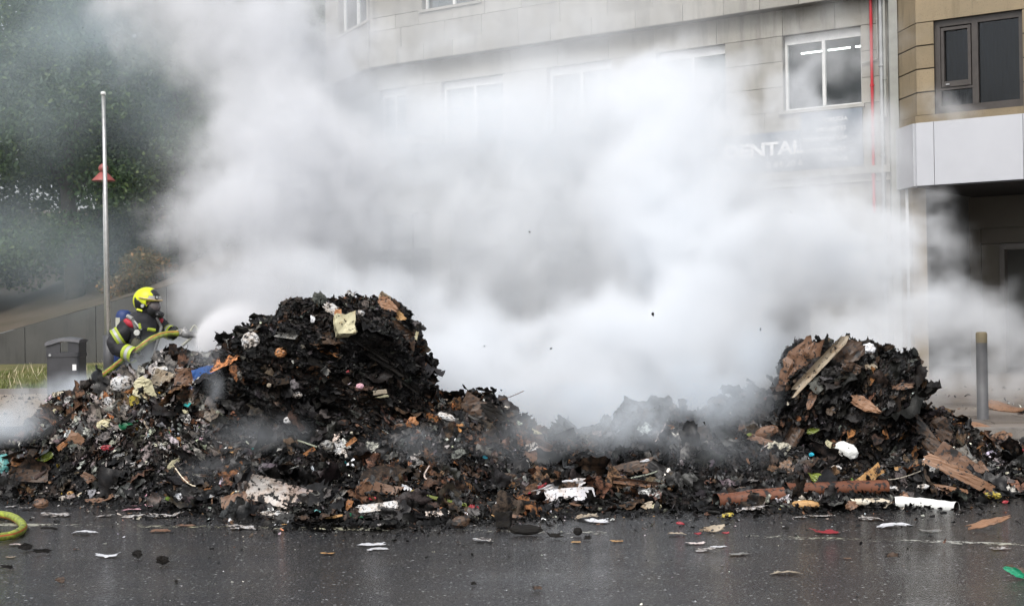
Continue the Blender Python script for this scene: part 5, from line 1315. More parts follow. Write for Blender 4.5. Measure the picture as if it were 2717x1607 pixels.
I('green_leaf', 'tiny lime scrap at the left below the smaller bale', 'leaf', 1988, 1152, 14, 8, 'torn', 'olive', 0, .95)
I('cream_foam', 'cream yellow triangular piece beside the white bottle', 'foam', 2203, 1182, 34, 22, 'torn', 'cream', -50, .95)
I('white_bottle', 'large white melted bottle below the smaller bale', 'bottle', 2245, 1195, 60, 42, 'bag', 'wtube', -30, .9)
I('flat_card', 'tan card below the white bottle', 'cardboard', 2195, 1218, 62, 32, 'torn', 'tan', -15, .9)
I('paper_scrap', 'white crumpled scrap under the tan card', 'paper', 2215, 1243, 34, 18, 'wad', 'white', 0, .9)
I('teal_scrap', 'small blue net scrap left of the tan card', 'plastic', 2153, 1205, 14, 10, 'wad', 'cyan', 0, .95)
I('red_scrap', 'small red scrap left of the tan card', 'plastic', 2138, 1225, 12, 16, 'torn', 'red', 60, .95)
I('wood_chunk', 'split bright wood chunk with charred end in the right front', 'wood', 2305, 1265, 78, 26, 'block', 'wood', 35, .85, th=.07)
I('wood_chunk', 'upper yellow wood slab behind the split chunk', 'wood', 2365, 1247, 46, 16, 'block', 'wood', 2, .85, th=.05)
I('wood_chunk', 'bright scorched wood piece in front of the cardboard tube', 'wood', 2138, 1338, 66, 22, 'lump', 'wood', -6, .8)
I('open_carton', 'large broken brown carton at the right front', 'carton', 2540, 1260, 130, 70, 'sheet', 'card', -38, .85, th=.012)
I('corrugated_sheet', 'long brown board sliding down from the broken carton', 'board', 2545, 1290, 190, 30, 'sheet', 'cardl', -30, .8, th=.012)
I('corrugated_sheet', 'white patched corner of the broken carton', 'carton', 2465, 1235, 44, 34, 'sheet', 'white', -50, .95, th=.012)
I('flat_card', 'orange brown sheet under the broken carton', 'cardboard', 2515, 1305, 100, 24, 'sheet', 'cardl', -12, .7)
I('flat_card', 'grey brown square card right of the broken carton', 'cardboard', 2592, 1248, 50, 34, 'sheet', 'card', 30, .9)
I('crumpled_paper', 'grey and white striped packet at the right', 'packet', 2562, 1205, 44, 26, 'block', 'grey', -60, .9, th=.05)
I('paper_scrap', 'small white scrap left of the striped packet', 'paper', 2502, 1187, 12, 14, 'wad', 'white', 0, .9)
I('paper_scrap', 'small white scrap with orange right of the square card', 'paper', 2615, 1232, 14, 12, 'wad', 'white', 0, .9)
I('yellow_wad', 'yellow wad with loose wire at the right front edge', 'packet', 2635, 1322, 40, 20, 'wad', 'yellow', 0, .8)
I('red_scrap', 'pink red scrap at the right end of the heap', 'plastic', 2712, 1196, 12, 12, 'wad', 'red', 0, .9)
I('red_scrap', 'dark red lump right of the yellow wad', 'plastic', 2668, 1334, 18, 8, 'wad', 'red', 0, .8)
I('paper_scrap', 'white crumpled scrap left of the broken carton', 'paper', 2450, 1290, 32, 14, 'wad', 'white', 0, .8)
I('paper_scrap', 'white scrap lying on the cardboard tube', 'paper', 2195, 1291, 28, 10, 'torn', 'cleanwhite', -10, .8)
I('wrapper', 'red, black and white wrapper at the right end of the cardboard tube', 'wrapper', 2368, 1300, 30, 22, 'wad', 'white', 10, .9)
I('flat_card', 'dark brown slab left above the cardboard tube', 'cardboard', 1965, 1300, 50, 18, 'torn', 'cardd', 0, .8)
I('tan_scrap', 'square tan card below the white tube', 'cardboard', 2258, 1352, 30, 28, 'torn', 'card', 20, .9)
I('tan_scrap', 'small grey block below the white tube', 'cardboard', 2356, 1345, 24, 12, 'block', 'tan', 0, .8, th=.03)
# tubes and can
def tube_thing(name, label, cat, pts, r, m, hole=True, n=18, parts=None):
    e = empty(name, tuple(pts[0])); tag(e, label, cat); p0 = Vector(pts[0]); mb = MB(); q = [Vector(p) - p0 for p in pts]
    fine = []; 
    for a, b in zip(q[:-1], q[1:]):
        for k in range(6): fine.append(a.lerp(b, k / 6))
    fine.append(q[-1]); rr = [r * (1 + ri.normal(0, .05)) for _ in fine]
    mb.tube(fine, rr, n, caps=False)
    mb.build('wall', m, e, smooth=True); mb = MB(); mb.tube(fine, [x * .9 for x in rr], n, caps=False); mb.build('inner_wall', IM['black'], e, smooth=True); return e
def on(px, py, d=0, lift=0.0):
    p, n_, t_ = surf(px, py); return p + (CAM - p).normalized() * d + Vector((0, 0, lift))
tube_thing('cardboard_tube', 'long brown cardboard tube lying along the right front of the heap', 'tube', [on(2085, 1300, .10), on(2200, 1297, .12), on(2352, 1292, .12)], .062, IM['tube'])
tube_thing('cardboard_tube', 'brown cardboard tube with black open end, left of the longer one', 'tube', [on(1900, 1330, .1), on(1935, 1327, .11), on(2080, 1312, .1)], .064, IM['tube'])
tube_thing('white_tube', 'white tube broken and charred at its left end, lying on the wet road', 'tube', [on(2372, 1333, .1), on(2440, 1337, .1), on(2538, 1348, .1)], .052, IM['wtube'])
tube_thing('white_tube', 'thin half burnt white tube left of the thick white one', 'tube', [on(2255, 1333, .08), on(2310, 1332, .08), on(2365, 1332, .08)], .034, m_item('half_burnt_white', (.75, .72, .62), .75, scale=5))
p = on(1095, 1362, .05, .02); q = on(1075, 1374, .05, .0); d = (p - q).normalized(); Lc = .125
e = empty('drinks_can', tuple(q)); tag(e, 'red drinks can with white and green print at the centre front', 'can')
mb = MB(); mb.tube([d * 0.006, d * .012, d * (Lc * .88), d * Lc], [.024, .033, .033, .026], 20, caps=False); mb.build('body', M('red_can_print', (.5, .02, .03), (.5, .5, .48), 14, .25, metal=.3), e, smooth=True)
mb = MB(); mb.tube([d * .004, d * .008], [.026, .026], 20); mb.tube([d * 0.0, d * .006], [.012, .012], 10); mb.build('lid', STEEL, e)
# litter lying on the road
LT = [(222, 1417, 48, 'cleanwhite', 'white flat card on the wet road left, nearest the hose loop'), (285, 1478, 40, 'cleanwhite', 'white flat card lower on the wet road at left'), (427, 1412, 36, 'card', 'pale brown card just below the line at left'),
      (985, 1446, 52, 'cleanwhite', 'white paper on the wet road in the middle'), (1000, 1459, 40, 'cleanwhite', 'thin white strip below the middle paper'), (872, 1471, 32, 'wood', 'thin yellow strip on the road left of the middle paper'),
      (45, 1447, 26, 'pink', 'pinkish flat scrap near the bottom left'), (62, 1405, 30, 'grey', 'small grey scrap by the hose loop'), (1585, 1387, 46, 'cleanwhite', 'white paper on the road below the white carton'),
      (1560, 1378, 50, 'tan', 'tan sodden paper under the white carton'), (1527, 1440, 22, 'wood', 'small orange strip right of the centre line'), (1845, 1443, 38, 'pink', 'reddish torn paper on the right road'),
      (1870, 1462, 46, 'white', 'white strips cluster on the right road'), (1905, 1452, 30, 'cleanwhite', 'white stick like strip by the cluster'), (1795, 1420, 34, 'tan', 'grey strip on the right road'),
      (2650, 1457, 40, 'white', 'white scrap beyond the yellow line at far right'), (2082, 1523, 56, 'tan', 'brown flat scrap on the lower right road'), (2248, 1483, 18, 'card', 'small brown scrap on the lower right road'),
      (2190, 1415, 50, 'red', 'faded red flat plastic left of the yellow line'), (2370, 1400, 60, 'cleanwhite', 'pale wet film lying right of the faded red plastic'), (2310, 1380, 50, 'white', 'pale film below the white tube'),
      (2470, 1412, 54, 'grey', 'grey wet paper above the yellow line'), (2120, 1375, 30, 'white', 'small white paper below the bright wood piece'), (2175, 1371, 44, 'white', 'white litter at the heap edge right of the bright wood'),
      (1995, 1357, 60, 'white', 'wet white litter below the brown tube'), (1960, 1472, 44, 'grey', 'grey wet sheet on the right road'), (1640, 1437, 24, 'wood', 'small yellow scrap on the road right of the line end'),
      (30, 1480, 20, 'tan', 'brown grey scrap at the bottom left corner'), (640, 1402, 66, 'white', 'white sodden paper on the road line left of centre'), (280, 1371, 30, 'white', 'white square scrap above the line at left'),
      (355, 1372, 44, 'white', 'crumpled white scrap above the line'), (440, 1372, 66, 'white', 'white curved paper above the line left of centre'), (350, 1355, 36, 'pinkp', 'pink and white paper at the left front'), (385, 1345, 40, 'pinkp', 'larger pink paper at the left front'),
      (150, 1369, 60, 'white', 'white sodden strip at the left front edge'), (30, 1345, 26, 'white', 'bluish white scrap above the hose loop'), (70, 1352, 30, 'white', 'white scrap right of the bluish one'), (260, 1263, 10, 'red', 'tiny red label at the left'),
      (1285, 1437, 40, 'white', 'thin white strips below the layered black lump'), (735, 1395, 22, 'cleanwhite', 'white cup fragment at the heap edge'), (755, 1392, 14, 'wood', 'orange fragment beside the white cup fragment'),
      (430, 1283, 20, 'white', 'small white leaf on the left heap slope'), (492, 1396, 30, 'card', 'brown curled scrap on the line at left')]
for x, y, w_, mt_, lb in LT: I('road_litter', lb, 'litter', x, y, w_, 9, 'rag', {'cleanwhite': 'litw', 'white': 'litg'}.get(mt_, mt_), ri.uniform(-12, 12), flat=True, ground=y > 1360, th=.0015, group='scraps lying on the wet road')
for x, y, w_, h_, lb in ((363, 1478, 26, 22, 'black pointed burnt scrap standing on the foreground road'), (432, 1495, 34, 24, 'black curled scrap with two upright tips on the foreground road'), (158, 1543, 26, 18, 'dark brown wad near the bottom left'),
                     (110, 1467, 40, 10, 'black flat flake near the bottom left'), (68, 1457, 34, 18, 'black and white wad near the bottom left'), (20, 1507, 30, 8, 'dark thin flake at the bottom left edge'), (1257, 1548, 14, 8, 'small black stone on the lower middle road'), (1427, 1560, 24, 8, 'flat brown flake at the bottom middle'),
                     (2368, 1478, 36, 10, 'dark brown leaf like flake on the right road'), (130, 1406, 40, 6, 'thin black sliver beside the hose loop'), (1470, 1425, 40, 12, 'thin black layers right of the layered lump'), (2085, 1403, 16, 6, 'small black flake above the yellow line'),
                     (1560, 1428, 18, 8, 'black and white bit right of the small black lump')):
    I('burnt_scrap', lb, 'litter', x, y, w_, h_, 'torn' if h_ > 14 else 'rag', 'cardd' if 'brown' in lb else 'black', 0, .8, ground=True)
I('wet_cardboard', 'creased orange brown cardboard lying on the wet road at right', 'cardboard', 2628, 1402, 112, 26, 'torn', 'cardl', 6, .45, ground=True)
I('green_box', 'torn dark box piece at the lower right corner', 'box', 2700, 1520, 62, 20, 'torn', 'cardd', -25, .7, ground=True)
I('green_box', 'bright green flap under the torn dark box piece at lower right', 'box', 2690, 1530, 52, 20, 'torn', m_item('bright_green', (.01, .28, .14), .1, .35), -28, .8, ground=True)
for x, y, w_, h_, lb in ((2562, 1120, 56, 14, 'brown cardboard lying at the foot of the bollard'), (2695, 1085, 66, 16, 'bright brown flattened cardboard on the pavement at far right')):
    g_ = G(x, y, .15); s = g_.y / FPX; o = item_mesh('sheet', w_ * s, 1.1, ri, .02).build('flattened_cardboard', IM['cardl']); o.location = (g_.x, g_.y, .17); o.rotation_euler = (0, 0, .25); tag(o, lb, 'cardboard')
# ash flying in the air
for k, (x, y, s_, d_) in enumerate(((1732, 833, 7, 13.0), (2018, 873, 6, 14), (1870, 1122, 9, 12.5), (1405, 615, 4, 14), (1462, 924, 4, 13), (1285, 918, 3, 14), (2050, 1018, 5, 12.6), (2098, 563, 3, 13), (1880, 1240, 4, 12), (1330, 1035, 4, 13.2))):
    c = P(x, y, d_); lab_ = ('black ash flake in the white smoke right of the image centre', 'round grey ash fleck above the left of the smaller bale', 'long black ash flake in the bluish smoke left of the smaller bale', 'tiny ash speck high in the white smoke near the middle', 'ash speck in the white smoke between the two bales', 'tiny ash speck right of the large bale', 'slanted ash flake just left of the tall cardboard sheet', 'tiny ash speck under the dental sign', 'small ash flake over the long brown board', 'ash speck above the crest right of the large bale')[k]
    o = item_mesh('torn', s_ * d_ / FPX, s_ * d_ / FPX * 1.6, ri, .002).build('ash_flake', IM['black']); o.location = c; o.rotation_euler = (1.2, .5 * k, .7 * k)
    tag(o, lab_, 'ash', 'ash flakes drifting in front of the smoke')
# ------------------------------------------------------------------ firefighter
FD = 15.0
def FP(px, py, dd=0.0): return P(px, py, FD + dd)
g0 = FP(375, 1000); fbase = Vector((g0.x, FD, 0))
ff = empty('person', tuple(fbase)); tag(ff, 'firefighter in black gear and bright yellow helmet holding a hose nozzle, facing right', 'person')
CLOTH = M('black_turnout_cloth', (.012, .012, .015), (.020, .020, .024), 6, .75, .5, 60, bdist=.004)
def loc(p): return p - fbase
def skin(name, J, E, Rd, m, parent, sub=2, root=0):
    me = bpy.data.meshes.new(name); me.from_pydata([tuple(p) for p in J], E, []); me.update()
    o = bpy.data.objects.new(name + '_tmp', me); col.objects.link(o)
    md = o.modifiers.new('s', 'SKIN'); md.use_smooth_shade = True
    for i, r in enumerate(Rd):
        sv = me.skin_vertices[0].data[i]; sv.radius = (r, r) if not isinstance(r, tuple) else r; sv.use_root = (i == root)
    s2 = o.modifiers.new('u', 'SUBSURF'); s2.levels = sub; s2.render_levels = sub
    bpy.context.view_layer.update(); dg = bpy.context.evaluated_depsgraph_get()
    m2 = bpy.data.meshes.new_from_object(o.evaluated_get(dg)); m2.name = name; bpy.data.objects.remove(o)
    m2.materials.clear(); m2.materials.append(m); return link(name, m2, None, parent)
hipc = loc(FP(372, 1025))
knN, ftN = loc(Vector((FP(352, 1120, -.1).x, FD - .12, .50))), loc(Vector((FP(345, 1230, 0).x, FD - .1, .08)))
knF, ftF = loc(Vector((FP(405, 1120, .1).x, FD + .12, .50))), loc(Vector((FP(410, 1230, 0).x, FD + .15, .08)))
J = [hipc, loc(FP(374, 965)), loc(FP(378, 895)), loc(FP(388, 852, .02)), loc(FP(398, 826, .0)),
     loc(FP(338, 868, -.14)), loc(FP(311, 925, -.22)), loc(FP(352, 940, -.30)),
     loc(FP(424, 862, .14)), loc(FP(447, 880, .12)), loc(FP(468, 886, .04)),
     hipc + Vector((-.07, -.08, -.05)), knN, ftN, ftN + Vector((.14, -.03, -.03)),
     hipc + Vector((.08, .08, -.05)), knF, ftF, ftF + Vector((.14, -.03, -.03)), loc(FP(300, 905, -.20)), loc(FP(325, 890, -.18))]
E_ = [(0, 1), (1, 2), (2, 3), (3, 4), (3, 5), (5, 20), (20, 19), (19, 6), (6, 7), (3, 8), (8, 9), (9, 10), (0, 11), (11, 12), (12, 13), (13, 14), (0, 15), (15, 16), (16, 17), (17, 18)]
Rd = [(.19, .15), (.185, .14), (.21, .15), (.15, .12), .075, .10, .085, .06, .085, .07, .05, .12, .085, .07, .05, .12, .085, .07, .05, .088, .092]
body = skin('body', J, E_, Rd, CLOTH, ff, sub=3)
# crumple of the cloth
for v in body.data.vertices:
    n_ = mnoise.fractal(v.co * 13, .8, 2.1, 3); n2_ = 1 - 2 * abs(mnoise.noise(v.co * Vector((7, 7, 11)))); v.co += v.normal * (n_ * .010 + n2_ * .014)
LIME = M('fluorescent_lime_band', (.36, .45, .03), (.26, .32, .03), 12, .6); SILV = M('silver_reflective_band', (.42, .43, .42), (.34, .34, .33), 20, .35)
YEL = M('fluorescent_yellow_helmet', (.72, .80, .01), (.52, .58, .03), 9, .42, spec=.4); BLK = M('black_rubber', (.012, .012, .013), (.022, .022, .024), 10, .4)
def band(a, b, f0, f1, r, name='reflective_band'):
    """three stripes round a limb between joints a and b"""
    ax = b - a; e = None
    fs = [f0, f0 + (f1 - f0) * .33, f0 + (f1 - f0) * .67, f1]
    for k in range(3):
        mb = MB(); p0, p1 = a + ax * fs[k], a + ax * fs[k + 1]; mb.tube([p0, p1], [r + (.002 if k != 1 else 0), r + (.002 if k != 1 else 0)], 22, caps=False)
        mb.build(name, LIME if k != 1 else SILV, ff, smooth=True)
band(J[20], J[19], .05, .75, .112); band(J[6], J[7], .55, 1.15, .083)
band(J[9], J[10], -.1, .55, .078)
band(J[0], J[1], -.15, .05, .19)
# head, mask and helmet
hc = loc(FP(392, 806)); yaw = rad(-14)
hd = empty('head_mount', tuple(hc)); hd.rotation_euler = (0, rad(4), yaw); hd.parent = ff
hd.name = 'head'
bm = bmesh.new(); bmesh.ops.create_uvsphere(bm, u_segments=32, v_segments=22, radius=1)
co = np.array([v.co for v in bm.verts]); fcs = [tuple(v.index for v in f.verts) for f in bm.faces]; bm.free()
def ell(r, c=(0, 0, 0), f=None):
    q = co * np.array(r) + np.array(c)
    if f is not None: q = f(q)
    return q
def addnp(mb, q, F): mb.add([tuple(x) for x in q], F); return mb
# face: skull with nose, chin
def facefn(q):
    q = q.copy(); x, y, z = q[:, 0], q[:, 1], q[:, 2]
    fr = (x > .05)
    nose = np.exp(-((y / .018) ** 2 + ((z + .01) / .028) ** 2)) * .03 * fr; chin = np.exp(-((y / .035) ** 2 + ((z + .095) / .025) ** 2)) * .015 * fr
    sock = (np.exp(-(((np.abs(y) - .032) / .018) ** 2 + ((z - .02) / .014) ** 2)) * .014) * fr
    mouth = np.exp(-((y / .025) ** 2 + ((z + .055) / .006) ** 2)) * .006 * fr
    q[:, 0] = x + nose + chin - sock - mouth; q[:, 1] = y * np.where(z < -.03, 1 + (z + .03) * 3.0, 1); return q
SKIN = M('skin', (.42, .25, .18), (.36, .21, .15), 5, .5)
mb = MB(); addnp(mb, ell((.095, .075, .118), (.015, 0, -.02), facefn), fcs); mb.build('face', SKIN, hd, smooth=True)
mb = MB()
for sy in (-1, 1): addnp(mb, ell((.012, .012, .012), (.09, sy * .032, .0)), fcs)
mb.build('eyes', M('eye', (.7, .68, .65), None, 3, .2), hd, smooth=True)
mb = MB(); addnp(mb, ell((.10, .088, .12), (-.02, 0, -.05)), fcs); mb.build('hood', CLOTH, hd, smooth=True)
mb = MB(); addnp(mb, ell((.085, .08, .10), (.045, 0, -.05)), fcs); mk = mb.build('mask_seal', BLK, hd, smooth=True)
VIS = m_glass('mask_visor', (.35, .36, .36)); VIS2, t_, b_p, o_t = newmat('smoky_visor'); b_p.inputs['Base Color'].default_value = (.13, .11, .11, 1); b_p.inputs['Roughness'].default_value = .12
mb = MB(); addnp(mb, ell((.075, .073, .075), (.07, 0, -.02)), fcs); mb.build('mask_visor', VIS2, hd, smooth=True)
mb = MB(); mb.tube([(.11, 0, -.09), (.175, 0, -.115)], [.04, .034], 16); mb.tube([(.15, -.03, -.10), (.15, -.07, -.115)], [.022, .02], 12); mb.build('breathing_valve', BLK, hd, smooth=True)
# helmet shell: ellipsoid cut by a curved rim
def shell(cond, r, name, m, thick=0.0, c=(-.01, 0, .035)):
    q = ell(r, c); F = [f for f in fcs if cond(q[list(f)].mean(0))]
    mb = MB(); used = sorted({i for f in F for i in f}); mp = {i: k for k, i in enumerate(used)}
    mb.add([tuple(q[i]) for i in used], [tuple(mp[i] for i in f) for f in F]); o = mb.build(name, m, hd, smooth=True)
    sol = o.modifiers.new('solid', 'SOLIDIFY'); sol.thickness = .006; sol.offset = -1
    return o
bm = bmesh.new(); bmesh.ops.create_uvsphere(bm, u_segments=72, v_segments=50, radius=1); co = np.array([v.co for v in bm.verts]); fcs = [tuple(v.index for v in f.verts) for f in bm.faces]; bm.free()
def rim(p):
    x, z = p[0], p[2]
    return z > (.035 if x > .045 else (-.035 if x > -.02 and False else (-.02 - .9 * max(0, .045 - x) if x > -.07 else -.12)))
HR = (.152, .125, .142)
def dark_side(p):   # black side insert over the ear and rear
    x, z = p[0], p[2]; return (x < .035 and z < .025 - .55 * (x + .03) and z > -.085 and x > -.105) and abs(p[1]) > .05
def dark_top(p):    # dark wedge on the brow
    return p[0] > .055 and p[2] > .085 and abs(p[1]) < .07 and p[2] < .19 - .0 and p[0] - p[2] * .15 > .04
def brow(p): return p[0] > .06 and p[2] <= .088 and p[2] > .045
shell(lambda p: rim(p) and not dark_side(p) and not dark_top(p) and not brow(p), HR, 'helmet_shell', YEL)
shell(lambda p: rim(p) and dark_side(p), HR, 'side_insert', BLK); shell(lambda p: rim(p) and dark_top(p), HR, 'crest_insert', M('dark_grey_plastic', (.03, .03, .032), None, 3, .35))
shell(lambda p: rim(p) and brow(p), (.156, .128, .144), 'brow_plate', M('grey_brow_plate', (.38, .37, .35), None, 3, .35))
mb = MB(); pts = []
for k in range(21):
    a = rad(-100 + 200 * k / 20); pts.append((-.01 + .162 * math.cos(a), .134 * math.sin(a), .043 + .02 * (1 - math.cos(a))))
mb.tube(pts, .007, 8); mb.build('rim_trim', M('sooty_gold_trim', (.55, .40, .20), None, 4, .4), hd, smooth=True)
a = rad(-28); c_ = Vector((-.01 + .158 * math.cos(a), .13 * math.sin(a), .075)); nn = Vector((math.cos(a), math.sin(a), .2)).normalized()
mb = MB(); mb.tube([c_, c_ + nn * .008], [.022, .022], 18); mb.build('badge', BLK, hd)
mb = MB(); mb.tube([c_ + nn * .008, c_ + nn * .011], [.014, .014], 16); mb.build('badge_centre', SILV, hd)
mb = MB(); mb.tube([(-.06, -.118, -.06), (.0, -.112, -.075)], .012, 8); mb.build('neck_trim', YEL, hd)
mb = MB(); mb.tube([(.01, -.118, -.02), (.01, -.135, -.02)], .018, 12); mb.build('side_knob', SILV, hd)
# breathing apparatus
BLUE = M('blue_cylinder_cover', (.015, .04, .16), (.012, .03, .12), 4, .6)
cb, ct = loc(FP(345, 985, .13)), loc(FP(333, 822, .12))
cb += Vector((-.10, .02, 0)); ct += Vector((-.02, .02, 0)); dv = (ct - cb)
mb = MB(); mb.tube([cb, cb + dv * .06, cb + dv * .5, cb + dv * .9, cb + dv * .97, ct], [.05, .082, .085, .084, .07, .04], 20); ac_ = mb.build('air_cylinder', BLUE, ff, smooth=True)
mb = MB(); q = cb + dv * .80; mb.box((q.x - .06, q.y - .089, q.z - .05), (q.x - .015, q.y - .083, q.z + .05)); mb.build('cylinder_label', M('pale_label', (.6, .6, .5), None, 3, .5), ac_)
REDC = M('red_shoulder_cloth', (.42, .02, .04), (.36, .02, .035), 10, .7)
def patch(c, r, n_, m, name, u=Vector((1, 0, 0))):
    pass
# red yoke patches on both shoulders
for (px, py, dd, rx, rz, rt) in ((345, 858, -.20, .075, .042, .55), (424, 851, .06, .04, .03, -.6)):
    c = loc(FP(px, py, dd)); q = co * np.array([rx, .05, rz]); ca, sa = math.cos(rt), math.sin(rt); q = np.stack([q[:, 0] * ca + q[:, 2] * sa, q[:, 1], -q[:, 0] * sa + q[:, 2] * ca], 1) + np.array(c)
    mb = MB(); addnp(mb, q, fcs); mb.build('shoulder_patch', REDC, ff, smooth=True)
STRAP = M('grey_webbing', (.10, .10, .10), (.16, .16, .15), 10, .6)
mb = MB(); s = [loc(FP(338, 838, -.20)), loc(FP(352, 846, -.235)), loc(FP(360, 870, -.24)), loc(FP(368, 905, -.23)), loc(FP(372, 960, -.20))]
mb.tube(s[:2], .022, 8); mb.build('strap', M('light_webbing', (.3, .3, .29), None, 8, .5), ff)
mb = MB(); mb.tube(s[1:], .018, 8); mb.build('strap', STRAP, ff)
mb = MB(); mb.tube([loc(FP(416, 842, -.03)), loc(FP(428, 868, -.02)), loc(FP(420, 900, -.12)), loc(FP(405, 950, -.17))], .016, 8); mb.build('strap', STRAP, ff)
mb = MB(); mb.tube([loc(FP(356, 851, -.26)), loc(FP(375, 875, -.27))], [.010, .012], 8); mb.build('air_line', SILV, ff)
mb = MB(); mb.tube([loc(FP(375, 872, -.25)), loc(FP(370, 884, -.27)), loc(FP(362, 905, -.27)), loc(FP(378, 935, -.25)), loc(FP(384, 955, -.22))], .006, 6); mb.build('air_line', BLK, ff)
c = loc(FP(363, 882, -.30)); mb = MB(); mb.tube([c + Vector((0, .05, 0)), c], [.036, .040], 18); gg = mb.build('pressure_gauge', BLK, ff)
mb = MB(); mb.tube([c, c + Vector((0, -.006, 0))], [.032, .030], 18); mb.build('dial', M('gauge_dial', (.62, .62, .58), (.4, .4, .38), 60, .3), gg)
mb = MB(); mb.tube([loc(FP(370, 858, -.27)), loc(FP(372, 872, -.28))], [.014, .014], 8); mb.build('buckle', LIME, ff)
c = loc(FP(362, 915, -.25)); mb = MB(); addnp(mb, co * [.055, .05, .08] + np.array(c), fcs); mb.build('chest_pouch', M('olive_pouch', (.05, .045, .02), None, 6, .7), ff, smooth=True)
mb = MB(); c0, c1 = loc(FP(392, 873, -.20)), loc(FP(412, 876, -.16)); mb.tube([c0, c1], .018, 8); mb.build('chest_lettering_band', LIME, ff)
# gloved hands with five fingers
GLV = M('dark_glove', (.02, .02, .02), (.035, .035, .033), 12, .7); GLW = M('pale_glove', (.30, .29, .26), (.2, .2, .18), 12, .7)
def hand(w, fwd, grip_axis, m, name):
    """w wrist, fwd the hand direction, grip_axis the axis of the hose held"""
    f = fwd.normalized(); g = (grip_axis - f * grip_axis.dot(f)).normalized(); n_ = f.cross(g)
    Jh = [w, w + f * .05, w + f * .095]; Eh = [(0, 1), (1, 2)]; Rh = [.032, (.042, .026), (.042, .024)]
    for k, ln in enumerate((.9, 1.0, .95, .78)):
        b = w + f * .098 + g * (k - 1.5) * .022; i = len(Jh)
        Jh += [b, b + (f * .6 - n_ * .5) * .034 * ln, b + (f * .45 - n_ * 1.4) * .034 * ln, b + (-f * .2 - n_ * 1.8) * .036 * ln]; Eh += [(2, i), (i, i + 1), (i + 1, i + 2), (i + 2, i + 3)]; Rh += [.011, .0105, .010, .009]
    i = len(Jh); b = w + f * .03 + g * .036; Jh += [b, b + (f * .6 + g * .5 - n_ * .5) * .032, b + (f * 1.1 + g * .3 - n_ * 1.3) * .032]; Eh += [(1, i), (i, i + 1), (i + 1, i + 2)]; Rh += [.015, .013, .011]
    return skin(name, Jh, Eh, Rh, m, ff, sub=1)
n0, n1 = FP(472, 884, -.02), FP(530, 890, -.02); hax = (n1 - n0).normalized()
hand(J[10] + Vector((-.01, 0, .02)), Vector((.8, -.35, .1)), hax, GLW, 'hand')
hand(J[7] + Vector((-.01, -.0, 0)), Vector((.75, -.1, -.35)), Vector((.6, 0, .5)), GLV, 'hand')

# nozzle and hose
nz = empty('hose_nozzle', tuple(n0)); tag(nz, 'grey fire hose nozzle with two pale handles spraying water', 'nozzle')
NG = M('nozzle_grey', (.12, .12, .12), (.2, .2, .2), 12, .4); PALE = M('pale_handle', (.42, .42, .36), (.34, .34, .3), 10, .5)
def nl(px, py, dd=-.02): return FP(px, py, dd) - n0
mb = MB(); mb.tube([nl(472, 883), nl(485, 884), nl(486, 885), nl(505, 888), nl(506, 888), nl(526, 890), nl(528, 891), nl(536, 892)], [.034, .034, .042, .042, .032, .030, .040, .044], 18); mb.build('barrel', NG, nz, smooth=True)
mb = MB(); mb.tube([nl(489, 872), nl(491, 893)], [.03, .028], 12); mb.tube([nl(488, 868), nl(490, 872)], .018, 10); mb.build('valve_body', M('worn_alloy', (.4, .4, .4), (.2, .2, .2), 30, .4), nz, smooth=True)
mb = MB(); mb.tube([nl(502, 884), nl(514, 864), nl(517, 863), nl(526, 876)], [.013, .012, .011, .009], 8); mb.build('bail_handle', PALE, nz)
mb = MB(); mb.tube([nl(507, 896), nl(484, 916)], [.015, .017], 10); mb.build('pistol_grip', PALE, nz)
def m_hose():
    m, t, b, out = newmat('hose_jacket'); v = objvec(t, False); n_ = t.noise(v, 18, 5, .7)
    c = t.mix(t.ramp(n_, [(.40, 0.), (.62, 1.)]), (.34, .40, .04), (.10, .12, .03)); t.l.new(c, b.inputs['Base Color']); b.inputs['Roughness'].default_value = .45; return m
HOSE = m_hose(); HRED = M('hose_red_stripe', (.40, .09, .02), (.3, .08, .03), 14, .5)
def catmull(P_, k=10):
    P_ = [Vector(p) for p in P_]; Q = [P_[0] * 2 - P_[1]] + P_ + [P_[-1] * 2 - P_[-2]]; out_ = []
    for i in range(1, len(Q) - 2):
        for j in range(k):
            t = j / k; a, b, c, d_ = Q[i - 1], Q[i], Q[i + 1], Q[i + 2]
            out_.append(.5 * ((2 * b) + (c - a) * t + (2 * a - 5 * b + 4 * c - d_) * t * t + (3 * b - a - 3 * c + d_) * t ** 3))
    out_.append(P_[-1]); return out_
hp = [FP(472, 884, -.03), FP(440, 886, -.12), FP(412, 894, -.24), FP(388, 908, -.32), FP(360, 930, -.30), FP(335, 947, -.26), FP(300, 975, -.22), FP(255, 1010, -.2), FP(220, 1048, -.1), Vector((FP(150, 1100).x, 14.8, .12)), Vector((-6.2, 14.2, .04)), Vector((-6.9, 12.6, .04)), Vector((-5.8, 11.1, .04))]
g1 = [G(-300, 1350, .036), G(-120, 1352, .036), G(0, 1364, .036), G(36, 1372, .036), G(58, 1388, .036), G(60, 1402, .036), G(38, 1416, .036), G(0, 1424, .036), G(-150, 1440, .036), G(-600, 1450, .036)]
hs_o = empty('fire_hose', (0, 0, 0)); tag(hs_o, 'yellow green fire hose with red stripe, held by the firefighter and looping at bottom left', 'hose')
mb = MB(); mb.tube(catmull(hp + g1, 12), .031, 16, caps=True, mifun=lambda k: 1 if k in (3, 11) else 0); mb.build('jacket', [HOSE, HRED], hs_o, smooth=True)
